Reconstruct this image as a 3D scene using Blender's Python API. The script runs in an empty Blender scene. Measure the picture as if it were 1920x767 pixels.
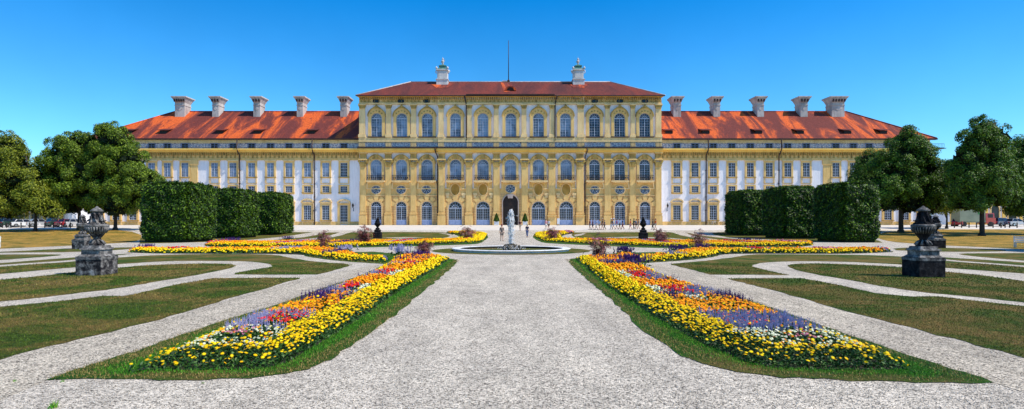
import bpy, bmesh, math, random
import numpy as np
from mathutils import Vector, Matrix
from mathutils.geometry import tessellate_polygon
random.seed(7); rng = np.random.default_rng(7)
scene = bpy.context.scene
C = scene.collection
R = math.radians
PI = math.pi
FOC = 1080.0; CX = 957.0; HY = 417.0; CAM = 2.0

# ------------------------------------------------------------------ terrain
PROF = [(-200, 0), (78, 0), (84, .12), (95, .65), (105, 1.1), (114, 1.40), (119, 1.44), (3000, 1.44)]
def gz(y):
    for (a, za), (b, zb) in zip(PROF, PROF[1:]):
        if y <= b: return za + (zb - za) * (y - a) / (b - a)
    return 1.44
def at(px, py, h=0.0):
    """world point on the ground (plus height h) seen in that direction of the survey sketch"""
    lo, hi = 3.0, 900.0
    for _ in range(50):
        m = (lo + hi) / 2
        if HY + FOC * (CAM - gz(m) - h) / m > py: lo = m
        else: hi = m
    return Vector(((px - CX) * m / FOC, m, gz(m)))

# ------------------------------------------------------------------ node helpers
def new_mat(name):
    m = bpy.data.materials.new(name); m.use_nodes = True
    nt = m.node_tree; b = nt.nodes['Principled BSDF']
    return m, nt, b
def nd(nt, t, **kw):
    n = nt.nodes.new(t)
    for k, v in kw.items():
        if k in n.inputs: n.inputs[k].default_value = v
        else: setattr(n, k, v)
    return n
def ramp(nt, stops, interp='LINEAR'):
    r = nt.nodes.new('ShaderNodeValToRGB'); r.color_ramp.interpolation = interp
    e = r.color_ramp.elements
    while len(e) < len(stops): e.new(.5)
    for i, (p, c) in enumerate(stops):
        e[i].position = p; e[i].color = (c[0], c[1], c[2], 1) if not isinstance(c, (int, float)) else (c, c, c, 1)
    return r
def mixc(nt, fac, a, b, mode='MIX'):
    m = nt.nodes.new('ShaderNodeMix'); m.data_type = 'RGBA'; m.blend_type = mode
    for sock, v in ((m.inputs[0], fac), (m.inputs[6], a), (m.inputs[7], b)):
        if isinstance(v, (int, float)): sock.default_value = v
        elif isinstance(v, tuple): sock.default_value = (*v[:3], 1)
        else: nt.links.new(v, sock)
    return m.outputs[2]
def noise(nt, vec, scale, detail=4, rough=.55, dist=0.0):
    n = nd(nt, 'ShaderNodeTexNoise', Scale=scale, Detail=detail, Roughness=rough, Distortion=dist)
    if vec is not None: nt.links.new(vec, n.inputs['Vector'])
    return n
def coords(nt, scale=(1, 1, 1)):
    g = nt.nodes.new('ShaderNodeNewGeometry')
    mp = nt.nodes.new('ShaderNodeMapping'); mp.inputs['Scale'].default_value = scale
    nt.links.new(g.outputs['Position'], mp.inputs['Vector'])
    return mp.outputs['Vector']
def bump(nt, b, h, strength=.4, dist=.02):
    bp = nd(nt, 'ShaderNodeBump', Strength=strength, Distance=dist)
    nt.links.new(h, bp.inputs['Height']); nt.links.new(bp.outputs['Normal'], b.inputs['Normal'])
def setc(b, c): b.inputs['Base Color'].default_value = (*c, 1)
def simple(name, c1, c2=None, scale=1.5, rough=.8, spec=.3, metallic=0, bmp=0, bscale=8, stretch=(1, 1, 1), lo=.35, hi=.65):
    m, nt, b = new_mat(name)
    b.inputs['Roughness'].default_value = rough; b.inputs['Specular IOR Level'].default_value = spec
    b.inputs['Metallic'].default_value = metallic
    v = coords(nt, stretch)
    n = noise(nt, v, scale)
    r = ramp(nt, [(lo, c1), (hi, c2 or tuple(x * .75 for x in c1))])
    nt.links.new(n.outputs['Fac'], r.inputs['Fac']); nt.links.new(r.outputs['Color'], b.inputs['Base Color'])
    if bmp:
        n2 = noise(nt, v, bscale); bump(nt, b, n2.outputs['Fac'], bmp, .05)
    return m
def island(name, stops, rough=.7, spec=.2, trans=0.0):
    """colour varies per loose piece (leaf, petal, blade)"""
    m, nt, b = new_mat(name)
    b.inputs['Roughness'].default_value = rough; b.inputs['Specular IOR Level'].default_value = spec
    g = nt.nodes.new('ShaderNodeNewGeometry'); r = ramp(nt, stops)
    nt.links.new(g.outputs['Random Per Island'], r.inputs['Fac'])
    nt.links.new(r.outputs['Color'], b.inputs['Base Color'])
    if trans:
        t = nt.nodes.new('ShaderNodeBsdfTranslucent'); nt.links.new(r.outputs['Color'], t.inputs['Color'])
        mx = nt.nodes.new('ShaderNodeMixShader'); mx.inputs[0].default_value = trans
        nt.links.new(b.outputs[0], mx.inputs[1]); nt.links.new(t.outputs[0], mx.inputs[2])
        nt.links.new(mx.outputs[0], nt.nodes['Material Output'].inputs['Surface'])
    return m

# ------------------------------------------------------------------ materials
M = {}
# gravel
def gravel(name, tint, dark):
    m, nt, b = new_mat(name); v = coords(nt)
    b.inputs['Roughness'].default_value = .9; b.inputs['Specular IOR Level'].default_value = .15
    vo = nd(nt, 'ShaderNodeTexVoronoi', Scale=52.0); nt.links.new(v, vo.inputs['Vector'])
    vo2 = nd(nt, 'ShaderNodeTexVoronoi', Scale=30.0); nt.links.new(v, vo2.inputs['Vector'])
    sep = nt.nodes.new('ShaderNodeSeparateColor'); nt.links.new(vo.outputs['Color'], sep.inputs[0])
    sep2 = nt.nodes.new('ShaderNodeSeparateColor'); nt.links.new(vo2.outputs['Color'], sep2.inputs[0])
    r = ramp(nt, [(0.0, tuple(dark * x for x in tint)), (.22, tuple((.42 if dark > .06 else .26) * x for x in tint)), (.5, tuple(.62 * x for x in tint)), (1, tuple(.88 * x for x in tint))])
    nt.links.new(sep.outputs[0], r.inputs['Fac'])
    r2 = ramp(nt, [(0.0, .5), (.12, .82), (.4, 1.02), (1, 1.1)]); nt.links.new(sep2.outputs[1], r2.inputs['Fac'])
    c = mixc(nt, 1.0, r.outputs['Color'], r2.outputs['Color'], 'MULTIPLY')
    n = noise(nt, v, .35, 5, .6); r3 = ramp(nt, [(.3, (.86, .85, .84)), (.7, (1.06, 1.05, 1.02))]); nt.links.new(n.outputs['Fac'], r3.inputs['Fac'])
    c = mixc(nt, 1.0, c, r3.outputs['Color'], 'MULTIPLY')
    n4 = noise(nt, coords(nt, (1.0, .22, 1)), 1.3, 4, .7); r4 = ramp(nt, [(.38, .84), (.6, 1.06)]); nt.links.new(n4.outputs['Fac'], r4.inputs['Fac'])
    c = mixc(nt, 1.0, c, r4.outputs['Color'], 'MULTIPLY')
    n5 = noise(nt, v, 3.1, 6, .75); r5 = ramp(nt, [(.36, .84), (.56, 1.04)]); nt.links.new(n5.outputs['Fac'], r5.inputs['Fac'])
    c = mixc(nt, 1.0, c, r5.outputs['Color'], 'MULTIPLY')
    nt.links.new(c, b.inputs['Base Color'])
    bump(nt, b, vo.outputs['Distance'], .7, -.015)
    return m
M['gravel'] = gravel('gravel', (1, .875, .70), .10)
M['path'] = gravel('path_gravel', (.98, .84, .64), .04)
def lawn(name, g1, g2, dry, amount, vstretch=1.0):
    m, nt, b = new_mat(name); v = coords(nt)
    b.inputs['Roughness'].default_value = .85; b.inputs['Specular IOR Level'].default_value = .1
    fine = noise(nt, coords(nt, (1, .55, 1)), 13, 9, .85); r = ramp(nt, [(.38, tuple(x * .25 for x in g1)), (.50, g1), (.62, g2)])
    nt.links.new(fine.outputs['Fac'], r.inputs['Fac'])
    big = noise(nt, coords(nt, (1, vstretch, 1)), .42, 8, .75, .6); rb = ramp(nt, [(amount - .07, 0.0), (amount + .07, 1.0)])
    nt.links.new(big.outputs['Fac'], rb.inputs['Fac'])
    f2 = noise(nt, v, 9, 6, .8); rf = ramp(nt, [(.38, .25), (.6, 1.0)]); nt.links.new(f2.outputs['Fac'], rf.inputs['Fac'])
    fac = mixc(nt, 1.0, rb.outputs['Color'], rf.outputs['Color'], 'MULTIPLY')
    fine2 = noise(nt, v, 33, 5, .8); rd = ramp(nt, [(.35, tuple(x * .45 for x in dry)), (.65, tuple(min(1, x * 1.25) for x in dry))])
    nt.links.new(fine2.outputs['Fac'], rd.inputs['Fac'])
    c = mixc(nt, fac, r.outputs['Color'], rd.outputs['Color']); nt.links.new(c, b.inputs['Base Color'])
    bump(nt, b, fine.outputs['Fac'], .9, .06)
    return m
M['lawn'] = lawn('lawn_grass', (.05, .085, .009), (.095, .14, .018), (.28, .165, .05), .505)
M['lawn_dry'] = lawn('dry_grass', (.10, .11, .014), (.20, .17, .03), (.74, .38, .08), .49, 1.3)
M['verge'] = lawn('verge_grass', (.03, .10, .008), (.07, .17, .015), (.25, .16, .05), .56)
def blade_mat(name, g1, g2, dry, amount):
    m = lawn(name, g1, g2, dry, amount); nt = m.node_tree; b = nt.nodes['Principled BSDF']
    src = b.inputs['Base Color'].links[0].from_socket
    for l in list(b.inputs['Normal'].links): nt.links.remove(l)
    g = nt.nodes.new('ShaderNodeNewGeometry'); r = ramp(nt, [(0, .5), (.6, 1.1), (1, 1.7)]); nt.links.new(g.outputs['Random Per Island'], r.inputs['Fac'])
    nt.links.new(mixc(nt, 1.0, src, r.outputs['Color'], 'MULTIPLY'), b.inputs['Base Color']); return m
M['blade_lawn'] = blade_mat('lawn_blade', (.06, .11, .010), (.12, .18, .022), (.36, .22, .07), .505)
M['soil'] = simple('soil', (.05, .038, .025), (.03, .05, .015), 3)
M['foliage'] = island('bedding_leaves', [(0, (.012, .04, .006)), (.6, (.035, .10, .012)), (1, (.08, .17, .02))], .5, .3)
M['yellow'] = island('yellow_petals', [(0, (.80, .40, .002)), (.5, (.93, .60, .003)), (1, (.97, .74, .01))], .6, .1)
M['orange'] = island('orange_petals', [(0, (.85, .17, .003)), (.55, (.93, .30, .003)), (1, (.95, .45, .01))], .6, .1)
M['white'] = island('white_petals', [(0, (.52, .56, .30)), (1, (.84, .83, .62))], .6, .1)
M['lavender'] = island('lavender_petals', [(0, (.36, .33, .52)), (1, (.66, .60, .80))], .6, .1)
M['purple'] = island('purple_petals', [(0, (.05, .02, .13)), (1, (.17, .07, .30))], .6, .1)
M['red'] = island('red_petals', [(0, (.62, .005, .01)), (1, (.85, .03, .015))], .6, .1)
M['pink'] = island('pink_petals', [(0, (.35, .06, .09)), (1, (.75, .30, .36))], .6, .1)
M['castor'] = island('wine_leaves', [(0, (.07, .012, .02)), (.45, (.24, .05, .05)), (.8, (.42, .17, .13)), (1, (.14, .17, .06))], .4, .4)
M['blade'] = island('grass_blades', [(0, (.025, .13, .006)), (.6, (.07, .31, .012)), (.9, (.15, .42, .02)), (1, (.3, .30, .06))], .6, .2)
M['blade_dry'] = island('lawn_blades', [(0, (.08, .10, .015)), (.35, (.17, .16, .03)), (.6, (.36, .24, .07)), (1, (.55, .35, .13))], .6, .2)
M['tree_yel'] = island('maple_leaves', [(0, (.035, .06, .005)), (.4, (.14, .19, .012)), (1, (.40, .42, .03))], .5, .3, .25)
M['tree_mid'] = island('lime_leaves', [(0, (.022, .05, .005)), (.4, (.10, .17, .012)), (1, (.29, .40, .025))], .5, .3, .25)
M['tree_dark'] = island('dark_leaves', [(0, (.015, .038, .004)), (.5, (.065, .145, .012)), (1, (.22, .38, .025))], .5, .3, .22)
M['hedge'] = island('hedge_leaves', [(0, (.004, .013, .002)), (.5, (.024, .064, .004)), (.85, (.09, .19, .009)), (1, (.28, .44, .02))], .5, .3, .2)
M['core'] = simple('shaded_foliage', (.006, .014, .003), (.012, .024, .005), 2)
M['bark'] = simple('bark', (.06, .045, .032), (.03, .022, .016), 6, bmp=.6, stretch=(1, 1, .3))
# palace
def plaster(name, c, c2, rust=False, streak=.5):
    m, nt, b = new_mat(name); b.inputs['Roughness'].default_value = .9; b.inputs['Specular IOR Level'].default_value = .15
    v = coords(nt); n = noise(nt, coords(nt, (1, 1, .35)), .9, 6, .65); r = ramp(nt, [(.32, c2), (.6, c)])
    nt.links.new(n.outputs['Fac'], r.inputs['Fac'])
    n2 = noise(nt, coords(nt, (3, 3, .4)), 1.2, 5, .7); r2 = ramp(nt, [(.35, (.76, .74, .73)), (.56, (1, 1, 1))]); nt.links.new(n2.outputs['Fac'], r2.inputs['Fac'])
    col = mixc(nt, streak, r.outputs['Color'], r2.outputs['Color'], 'MULTIPLY')
    if rust:
        sw = nt.nodes.new('ShaderNodeSeparateXYZ'); cb = nt.nodes.new('ShaderNodeCombineXYZ')
        nt.links.new(v, sw.inputs[0]); nt.links.new(sw.outputs[0], cb.inputs[0]); nt.links.new(sw.outputs[2], cb.inputs[1])
        br = nt.nodes.new('ShaderNodeTexBrick'); nt.links.new(cb.outputs[0], br.inputs['Vector'])
        br.inputs['Color1'].default_value = (1, 1, 1, 1); br.inputs['Color2'].default_value = (.93, .92, .9, 1); br.inputs['Mortar'].default_value = (.58, .52, .45, 1)
        br.inputs['Scale'].default_value = 1; br.inputs['Mortar Size'].default_value = .028; br.inputs['Brick Width'].default_value = 1.25; br.inputs['Row Height'].default_value = .52
        col = mixc(nt, 1.0, col, br.outputs['Color'], 'MULTIPLY')
    nt.links.new(col, b.inputs['Base Color'])
    n3 = noise(nt, v, 7, 4); bump(nt, b, n3.outputs['Fac'], .15, .03)
    return m
M['ochre'] = plaster('ochre_plaster', (.88, .575, .215), (.72, .45, .15))
M['ochre_rust'] = plaster('rusticated_plaster', (.84, .55, .24), (.68, .42, .17), True)
M['ochre_light'] = plaster('pale_ochre', (.92, .66, .32), (.72, .49, .22))
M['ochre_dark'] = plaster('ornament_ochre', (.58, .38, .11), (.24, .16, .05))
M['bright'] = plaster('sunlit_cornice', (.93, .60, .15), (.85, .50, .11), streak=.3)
M['plaster'] = plaster('white_plaster', (.95, .91, .91), (.88, .84, .85))
M['stonegrey'] = plaster('chimney_stone', (.62, .55, .49), (.36, .31, .28))
M['stonelight'] = plaster('pale_stone', (.72, .70, .66), (.55, .5, .45))
def roofmat(name, a, bcol, dark, lo, hi):
    m, nt, b = new_mat(name); b.inputs['Roughness'].default_value = .85; b.inputs['Specular IOR Level'].default_value = .2
    n = noise(nt, coords(nt, (1, .22, .22)), .22, 7, .68, .9); r = ramp(nt, [(lo, a), ((lo + hi) / 2, bcol), (hi, dark)])
    nt.links.new(n.outputs['Fac'], r.inputs['Fac'])
    n2 = noise(nt, coords(nt), 3.2, 6, .75); r2 = ramp(nt, [(.35, (.5, .46, .46)), (.6, (1.15, 1.15, 1.15))]); nt.links.new(n2.outputs['Fac'], r2.inputs['Fac'])
    c = mixc(nt, .85, r.outputs['Color'], r2.outputs['Color'], 'MULTIPLY')
    w = nd(nt, 'ShaderNodeTexWave', Scale=.9, Distortion=1.0, Detail=2.0); w.bands_direction = 'Z'; nt.links.new(coords(nt), w.inputs['Vector'])
    r3 = ramp(nt, [(.1, .78), (.5, 1.0)]); nt.links.new(w.outputs['Fac'], r3.inputs['Fac'])
    c = mixc(nt, 1.0, c, r3.outputs['Color'], 'MULTIPLY')
    nt.links.new(c, b.inputs['Base Color']); bump(nt, b, n2.outputs['Fac'], .5, .08)
    return m
M['roof'] = roofmat('red_tiles', (.78, .14, .03), (.36, .07, .035), (.19, .045, .035), .42, .53)
M['roof_c'] = roofmat('dark_red_tiles', (.24, .05, .032), (.16, .042, .032), (.11, .034, .03), .40, .62)
M['iron'] = simple('black_iron', (.012, .012, .014), (.02, .018, .018), 4, .5, .4)
M['pipe'] = simple('brown_downpipe', (.03, .014, .010), (.045, .02, .014), 2, .5, .4)
M['gutter'] = simple('dark_gutter', (.04, .02, .015), (.06, .03, .02), 2, .6, .3)
M['copper'] = simple('green_copper', (.10, .26, .20), (.05, .14, .11), 3, .6, .4)
def glassm(name, c, rough=.12):
    m, nt, b = new_mat(name); v = coords(nt); n = noise(nt, v, .55, 3)
    r = ramp(nt, [(.40, tuple(x * .5 for x in c)), (.60, tuple(x * 1.5 for x in c))]); nt.links.new(n.outputs['Fac'], r.inputs['Fac'])
    nt.links.new(r.outputs['Color'], b.inputs['Base Color']); b.inputs['Roughness'].default_value = rough; b.inputs['Specular IOR Level'].default_value = .35
    return m
M['glass'] = glassm('window_glass', (.035, .05, .075))
M['glass_dark'] = glassm('dark_glass', (.014, .018, .026))
M['glass_blind'] = glassm('glass_with_blind', (.16, .23, .32), .3)
M['frame'] = simple('pale_window_frame', (.55, .60, .70), (.44, .49, .60), 2, .6)
M['door_blue'] = simple('grey_blue_door', (.30, .37, .56), (.24, .31, .50), 2, .6)
M['wood_dark'] = simple('dark_wood', (.035, .02, .014), (.02, .012, .01), 3, .6)
def ornate():
    m, nt, b = new_mat('blue_white_ornament'); b.inputs['Roughness'].default_value = .8
    v = coords(nt, (1, .01, 1)); vo = nd(nt, 'ShaderNodeTexVoronoi', Scale=2.6); nt.links.new(v, vo.inputs['Vector'])
    n = noise(nt, v, 3.4, 3, .6, 1.5)
    r = ramp(nt, [(.46, (.30, .34, .48)), (.50, (.86, .84, .82))]); nt.links.new(n.outputs['Fac'], r.inputs['Fac'])
    nt.links.new(r.outputs['Color'], b.inputs['Base Color']); return m
M['ornate'] = ornate()
def stone(name, a, bcol, lo=.38, hi=.62):
    m, nt, b = new_mat(name); b.inputs['Roughness'].default_value = .95; b.inputs['Specular IOR Level'].default_value = .1
    v = coords(nt); n = noise(nt, v, 4.5, 8, .72, .3); r = ramp(nt, [(lo, a), ((lo + hi) / 2, tuple((x + y) / 2.6 for x, y in zip(a, bcol))), (hi, bcol)])
    nt.links.new(n.outputs['Fac'], r.inputs['Fac'])
    n1 = noise(nt, v, 40, 6, .8); r1 = ramp(nt, [(.35, .55), (.6, 1.1)]); nt.links.new(n1.outputs['Fac'], r1.inputs['Fac'])
    c = mixc(nt, .8, r.outputs['Color'], r1.outputs['Color'], 'MULTIPLY'); nt.links.new(c, b.inputs['Base Color'])
    bump(nt, b, n.outputs['Fac'], .8, .05); return m
M['stone'] = stone('weathered_stone', (.025, .022, .024), (.46, .42, .38), .45, .66)
M['stone_dark'] = stone('blackened_stone', (.010, .009, .011), (.07, .062, .062), .42, .7)
M['stone_cap'] = stone('lichen_stone', (.05, .047, .045), (.40, .37, .34), .38, .64)
M['basin'] = stone('basin_stone', (.62, .60, .56), (.86, .84, .80), .25, .5)
M['white_paint'] = simple('white_paint', (.8, .8, .8), (.7, .7, .7), 3, .5)
M['tyre'] = simple('rubber', (.02, .02, .02), (.03, .03, .03), 3, .8)
M['chrome'] = simple('silver_metal', (.55, .56, .58), (.4, .41, .43), 3, .3, .5, .8)
M['skin'] = simple('skin', (.60, .36, .25), (.52, .30, .2), 3, .6)

# ------------------------------------------------------------------ mesh helpers
def tag(o, label=None, cat=None, group=None, kind=None):
    if label: o['label'] = label
    if cat: o['category'] = cat
    if group: o['group'] = group
    if kind: o['kind'] = kind
    return o
def empty(name, loc, rz=0):
    o = bpy.data.objects.new(name, None); C.objects.link(o); o.location = loc; o.rotation_euler = (0, 0, rz); return o
def link(name, me, parent=None, mats=(), loc=None):
    for m in mats: me.materials.append(m)
    o = bpy.data.objects.new(name, me); C.objects.link(o)
    if parent: o.parent = parent
    if loc is not None: o.location = loc
    return o
def copy_tree(o, parent=None):
    c = o.copy(); C.objects.link(c); c.parent = parent
    for ch in [x for x in KIDS(o)]: copy_tree(ch, c)
    return c
def KIDS(o): return [x for x in bpy.data.objects if x.parent == o]
class MB:
    def __init__(s): s.v = []; s.f = []; s.m = []; s.mi = 0; s.sm = []
    def add(s, vs, fs, smooth=False):
        o = len(s.v); s.v += [tuple(p) for p in vs]
        for f in fs: s.f.append(tuple(i + o for i in f)); s.m.append(s.mi); s.sm.append(smooth)
    def box(s, x0, x1, y0, y1, z0, z1, tx=0, ty=0):
        if x0 > x1: x0, x1 = x1, x0
        if z0 > z1: z0, z1 = z1, z0
        vs = [(x0, y0, z0), (x1, y0, z0), (x1, y1, z0), (x0, y1, z0), (x0 - tx, y0 - ty, z1), (x1 + tx, y0 - ty, z1), (x1 + tx, y1 + ty, z1), (x0 - tx, y1 + ty, z1)]
        s.add(vs, [(3, 2, 1, 0), (4, 5, 6, 7), (0, 1, 5, 4), (1, 2, 6, 5), (2, 3, 7, 6), (3, 0, 4, 7)])
    def prism(s, pts, y0, y1):
        """polygon of (x,z), counter-clockwise seen from the front, extruded y0 (front) to y1"""
        n = len(pts); a = sum(pts[i][0] * pts[(i + 1) % n][1] - pts[(i + 1) % n][0] * pts[i][1] for i in range(n))
        if a < 0: pts = pts[::-1]
        vs = [(x, y0, z) for x, z in pts] + [(x, y1, z) for x, z in pts]
        s.add(vs, [tuple(range(n))] + [(i, i + n, (i + 1) % n + n, (i + 1) % n) for i in range(n)])
    def ring(s, inner, outer, y0, y1, closed=False):
        n = len(inner); vs = [(x, y0, z) for x, z in inner] + [(x, y0, z) for x, z in outer] + [(x, y1, z) for x, z in inner] + [(x, y1, z) for x, z in outer]
        fs = []
        for i in range(n if closed else n - 1):
            j = (i + 1) % n
            fs += [(i, j, n + j, n + i), (i, 2 * n + i, 2 * n + j, j), (n + i, n + j, 3 * n + j, 3 * n + i)]
        if not closed: fs += [(0, n, 3 * n, 2 * n), (n - 1, 2 * n + n - 1, 3 * n + n - 1, n + n - 1)]
        s.add(vs, fs)
    def lathe(s, prof, n=20, c=(0, 0), smooth=True, square=False, wob=0):
        vs = []; fs = []
        for r, z in prof:
            for k in range(n):
                a = 2 * PI * k / n
                rr = r * (1 + wob * math.cos(a * (n // 2)))
                vs.append((c[0] + rr * math.cos(a), c[1] + rr * math.sin(a), z))
        for i in range(len(prof) - 1):
            for k in range(n): fs.append((i * n + k, i * n + (k + 1) % n, (i + 1) * n + (k + 1) % n, (i + 1) * n + k))
        fs.append(tuple(reversed(range(n)))); fs.append(tuple((len(prof) - 1) * n + k for k in range(n)))
        s.add(vs, fs, smooth)
    def tube(s, pts, r, n=8, r2=None):
        pts = [Vector(p) for p in pts]; vs = []; fs = []; m = len(pts)
        for i, p in enumerate(pts):
            d = (pts[min(i + 1, m - 1)] - pts[max(i - 1, 0)]).normalized()
            u = d.cross(Vector((0, 0, 1)));
            if u.length < .05: u = d.cross(Vector((0, 1, 0)))
            u.normalize(); w = d.cross(u)
            rr = r if r2 is None else r + (r2 - r) * i / (m - 1)
            for k in range(n):
                a = 2 * PI * k / n; vs.append(p + (u * math.cos(a) + w * math.sin(a)) * rr)
        for i in range(m - 1):
            for k in range(n): fs.append((i * n + k, i * n + (k + 1) % n, (i + 1) * n + (k + 1) % n, (i + 1) * n + k))
        fs.append(tuple(reversed(range(n)))); fs.append(tuple((m - 1) * n + k for k in range(n)))
        s.add(vs, fs, True)
    def mesh(s, name, mats):
        me = bpy.data.meshes.new(name); me.from_pydata(s.v, [], s.f)
        for m in mats: me.materials.append(m)
        me.polygons.foreach_set('material_index', s.m); me.polygons.foreach_set('use_smooth', s.sm); me.update(); return me
    def build(s, name, mats, parent=None, loc=None):
        if not isinstance(mats, (list, tuple)): mats = [mats]
        return link(name, s.mesh(name, mats), parent, (), loc)

def np_mesh(name, V, F, smooth=False):
    me = bpy.data.meshes.new(name); nv = len(V); nf, k = F.shape
    me.vertices.add(nv); me.vertices.foreach_set('co', np.ascontiguousarray(V, dtype=np.float32).ravel())
    me.loops.add(nf * k); me.loops.foreach_set('vertex_index', np.ascontiguousarray(F, dtype=np.int32).ravel())
    me.polygons.add(nf); me.polygons.foreach_set('loop_start', np.arange(0, nf * k, k, dtype=np.int32))
    if smooth: me.polygons.foreach_set('use_smooth', np.ones(nf, dtype=bool))
    me.update(calc_edges=True); return me
def scatter(tv, tf, pos, rot, sc):
    tv = np.asarray(tv, float); tf = np.asarray(tf); N = len(pos); n = len(tv)
    sc = np.asarray(sc); sc = sc[:, None, None] if sc.ndim == 1 else sc[:, None, :]
    V = np.einsum('nij,nkj->nki', rot, tv[None] * sc) + pos[:, None, :]
    F = tf[None] + (np.arange(N) * n)[:, None, None]
    return V.reshape(-1, 3), F.reshape(-1, tf.shape[1])
def rots(N, up=None, jitter=.5):
    """random frames whose local z is near `up` (N,3)"""
    if up is None: up = np.tile([0, 0, 1.0], (N, 1))
    z = up + rng.normal(0, jitter, (N, 3)); z /= np.linalg.norm(z, axis=1)[:, None] + 1e-9
    t = rng.normal(0, 1, (N, 3)); x = np.cross(t, z); x /= np.linalg.norm(x, axis=1)[:, None] + 1e-9
    y = np.cross(z, x); return np.stack([x, y, z], axis=2)
LEAF_V = [(-.5, 0, -.06), (0, -.26, .03), (.5, 0, -.06), (0, .26, .03)]; LEAF_F = [(0, 1, 2), (0, 2, 3)]

def resample(pts, step, jit):
    out = []; n = len(pts)
    for i in range(n):
        a, b = pts[i], pts[(i + 1) % n]; L = math.hypot(b[0] - a[0], b[1] - a[1]); k = max(1, min(400, int(L / step)))
        for j in range(k):
            t = j / k; out.append((a[0] + (b[0] - a[0]) * t + random.uniform(-jit, jit), a[1] + (b[1] - a[1]) * t + random.uniform(-jit, jit)))
    return out
def smooth_px(pts, it=1):
    for _ in range(it):
        out = []; n = len(pts)
        for i in range(n):
            a, b, c = pts[i - 1], pts[i], pts[(i + 1) % n]
            u = (a[0] - b[0], a[1] - b[1]); w = (c[0] - b[0], c[1] - b[1])
            cosang = (u[0] * w[0] + u[1] * w[1]) / (math.hypot(*u) * math.hypot(*w) + 1e-9)
            if cosang > -.35: out.append(b)            # keep sharp corners
            else:
                out.append(((a[0] + 3 * b[0]) / 4, (a[1] + 3 * b[1]) / 4)); out.append(((c[0] + 3 * b[0]) / 4, (c[1] + 3 * b[1]) / 4))
        pts = out
    return pts
def sheet(name, poly, m, lift, jit=.03):
    """flat ground polygon that follows the terrain profile"""
    poly = smooth_px(poly, 2)
    dmin = min(p[1] for p in poly)
    poly = resample(poly, .35 if dmin < 30 else .8, jit)
    tri = tessellate_polygon([[Vector((x, y, 0)) for x, y in poly]])
    bm = bmesh.new(); vs = [bm.verts.new((x, y, 0)) for x, y in poly]
    for t in tri:
        try: bm.faces.new([vs[i] for i in t])
        except ValueError: pass
    for yb, _ in PROF[1:-1]:
        g = list(bm.verts) + list(bm.edges) + list(bm.faces)
        bmesh.ops.bisect_plane(bm, geom=g, plane_co=(0, yb, 0), plane_no=(0, 1, 0))
    for v in bm.verts: v.co.z = gz(v.co.y) + lift
    bm.normal_update()
    for f in bm.faces:
        if f.normal.z < 0: f.normal_flip()
    me = bpy.data.meshes.new(name); bm.to_mesh(me); bm.free()
    o = link(name, me, None, [m]); o['kind'] = 'structure'; return o, poly
def W(pts, h=0): return [(p.x, p.y) for p in (at(x, y, h) for x, y in pts)]
def inside(P, poly):
    """numpy point-in-polygon"""
    x, y = P[:, 0], P[:, 1]; r = np.zeros(len(P), bool); n = len(poly); j = n - 1
    for i in range(n):
        xi, yi = poly[i]; xj, yj = poly[j]
        c = ((yi > y) != (yj > y)) & (x < (xj - xi) * (y - yi) / ((yj - yi) + 1e-12) + xi); r ^= c; j = i
    return r
def edge_dist(P, poly):
    d = np.full(len(P), 1e9); n = len(poly)
    for i in range(n):
        a = np.array(poly[i]); b = np.array(poly[(i + 1) % n]); ab = b - a
        t = np.clip(((P - a) @ ab) / (ab @ ab + 1e-12), 0, 1); d = np.minimum(d, np.linalg.norm(P - (a + t[:, None] * ab), axis=1))
    return d
GZ = np.vectorize(gz)
def points_in(poly, step):
    xs = [p[0] for p in poly]; ys = [p[1] for p in poly]
    gx, gy = np.meshgrid(np.arange(min(xs), max(xs), step), np.arange(min(ys), max(ys), step))
    P = np.stack([gx.ravel(), gy.ravel()], 1) + rng.uniform(-.5, .5, (gx.size, 2)) * step
    return P[inside(P, poly)]
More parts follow.
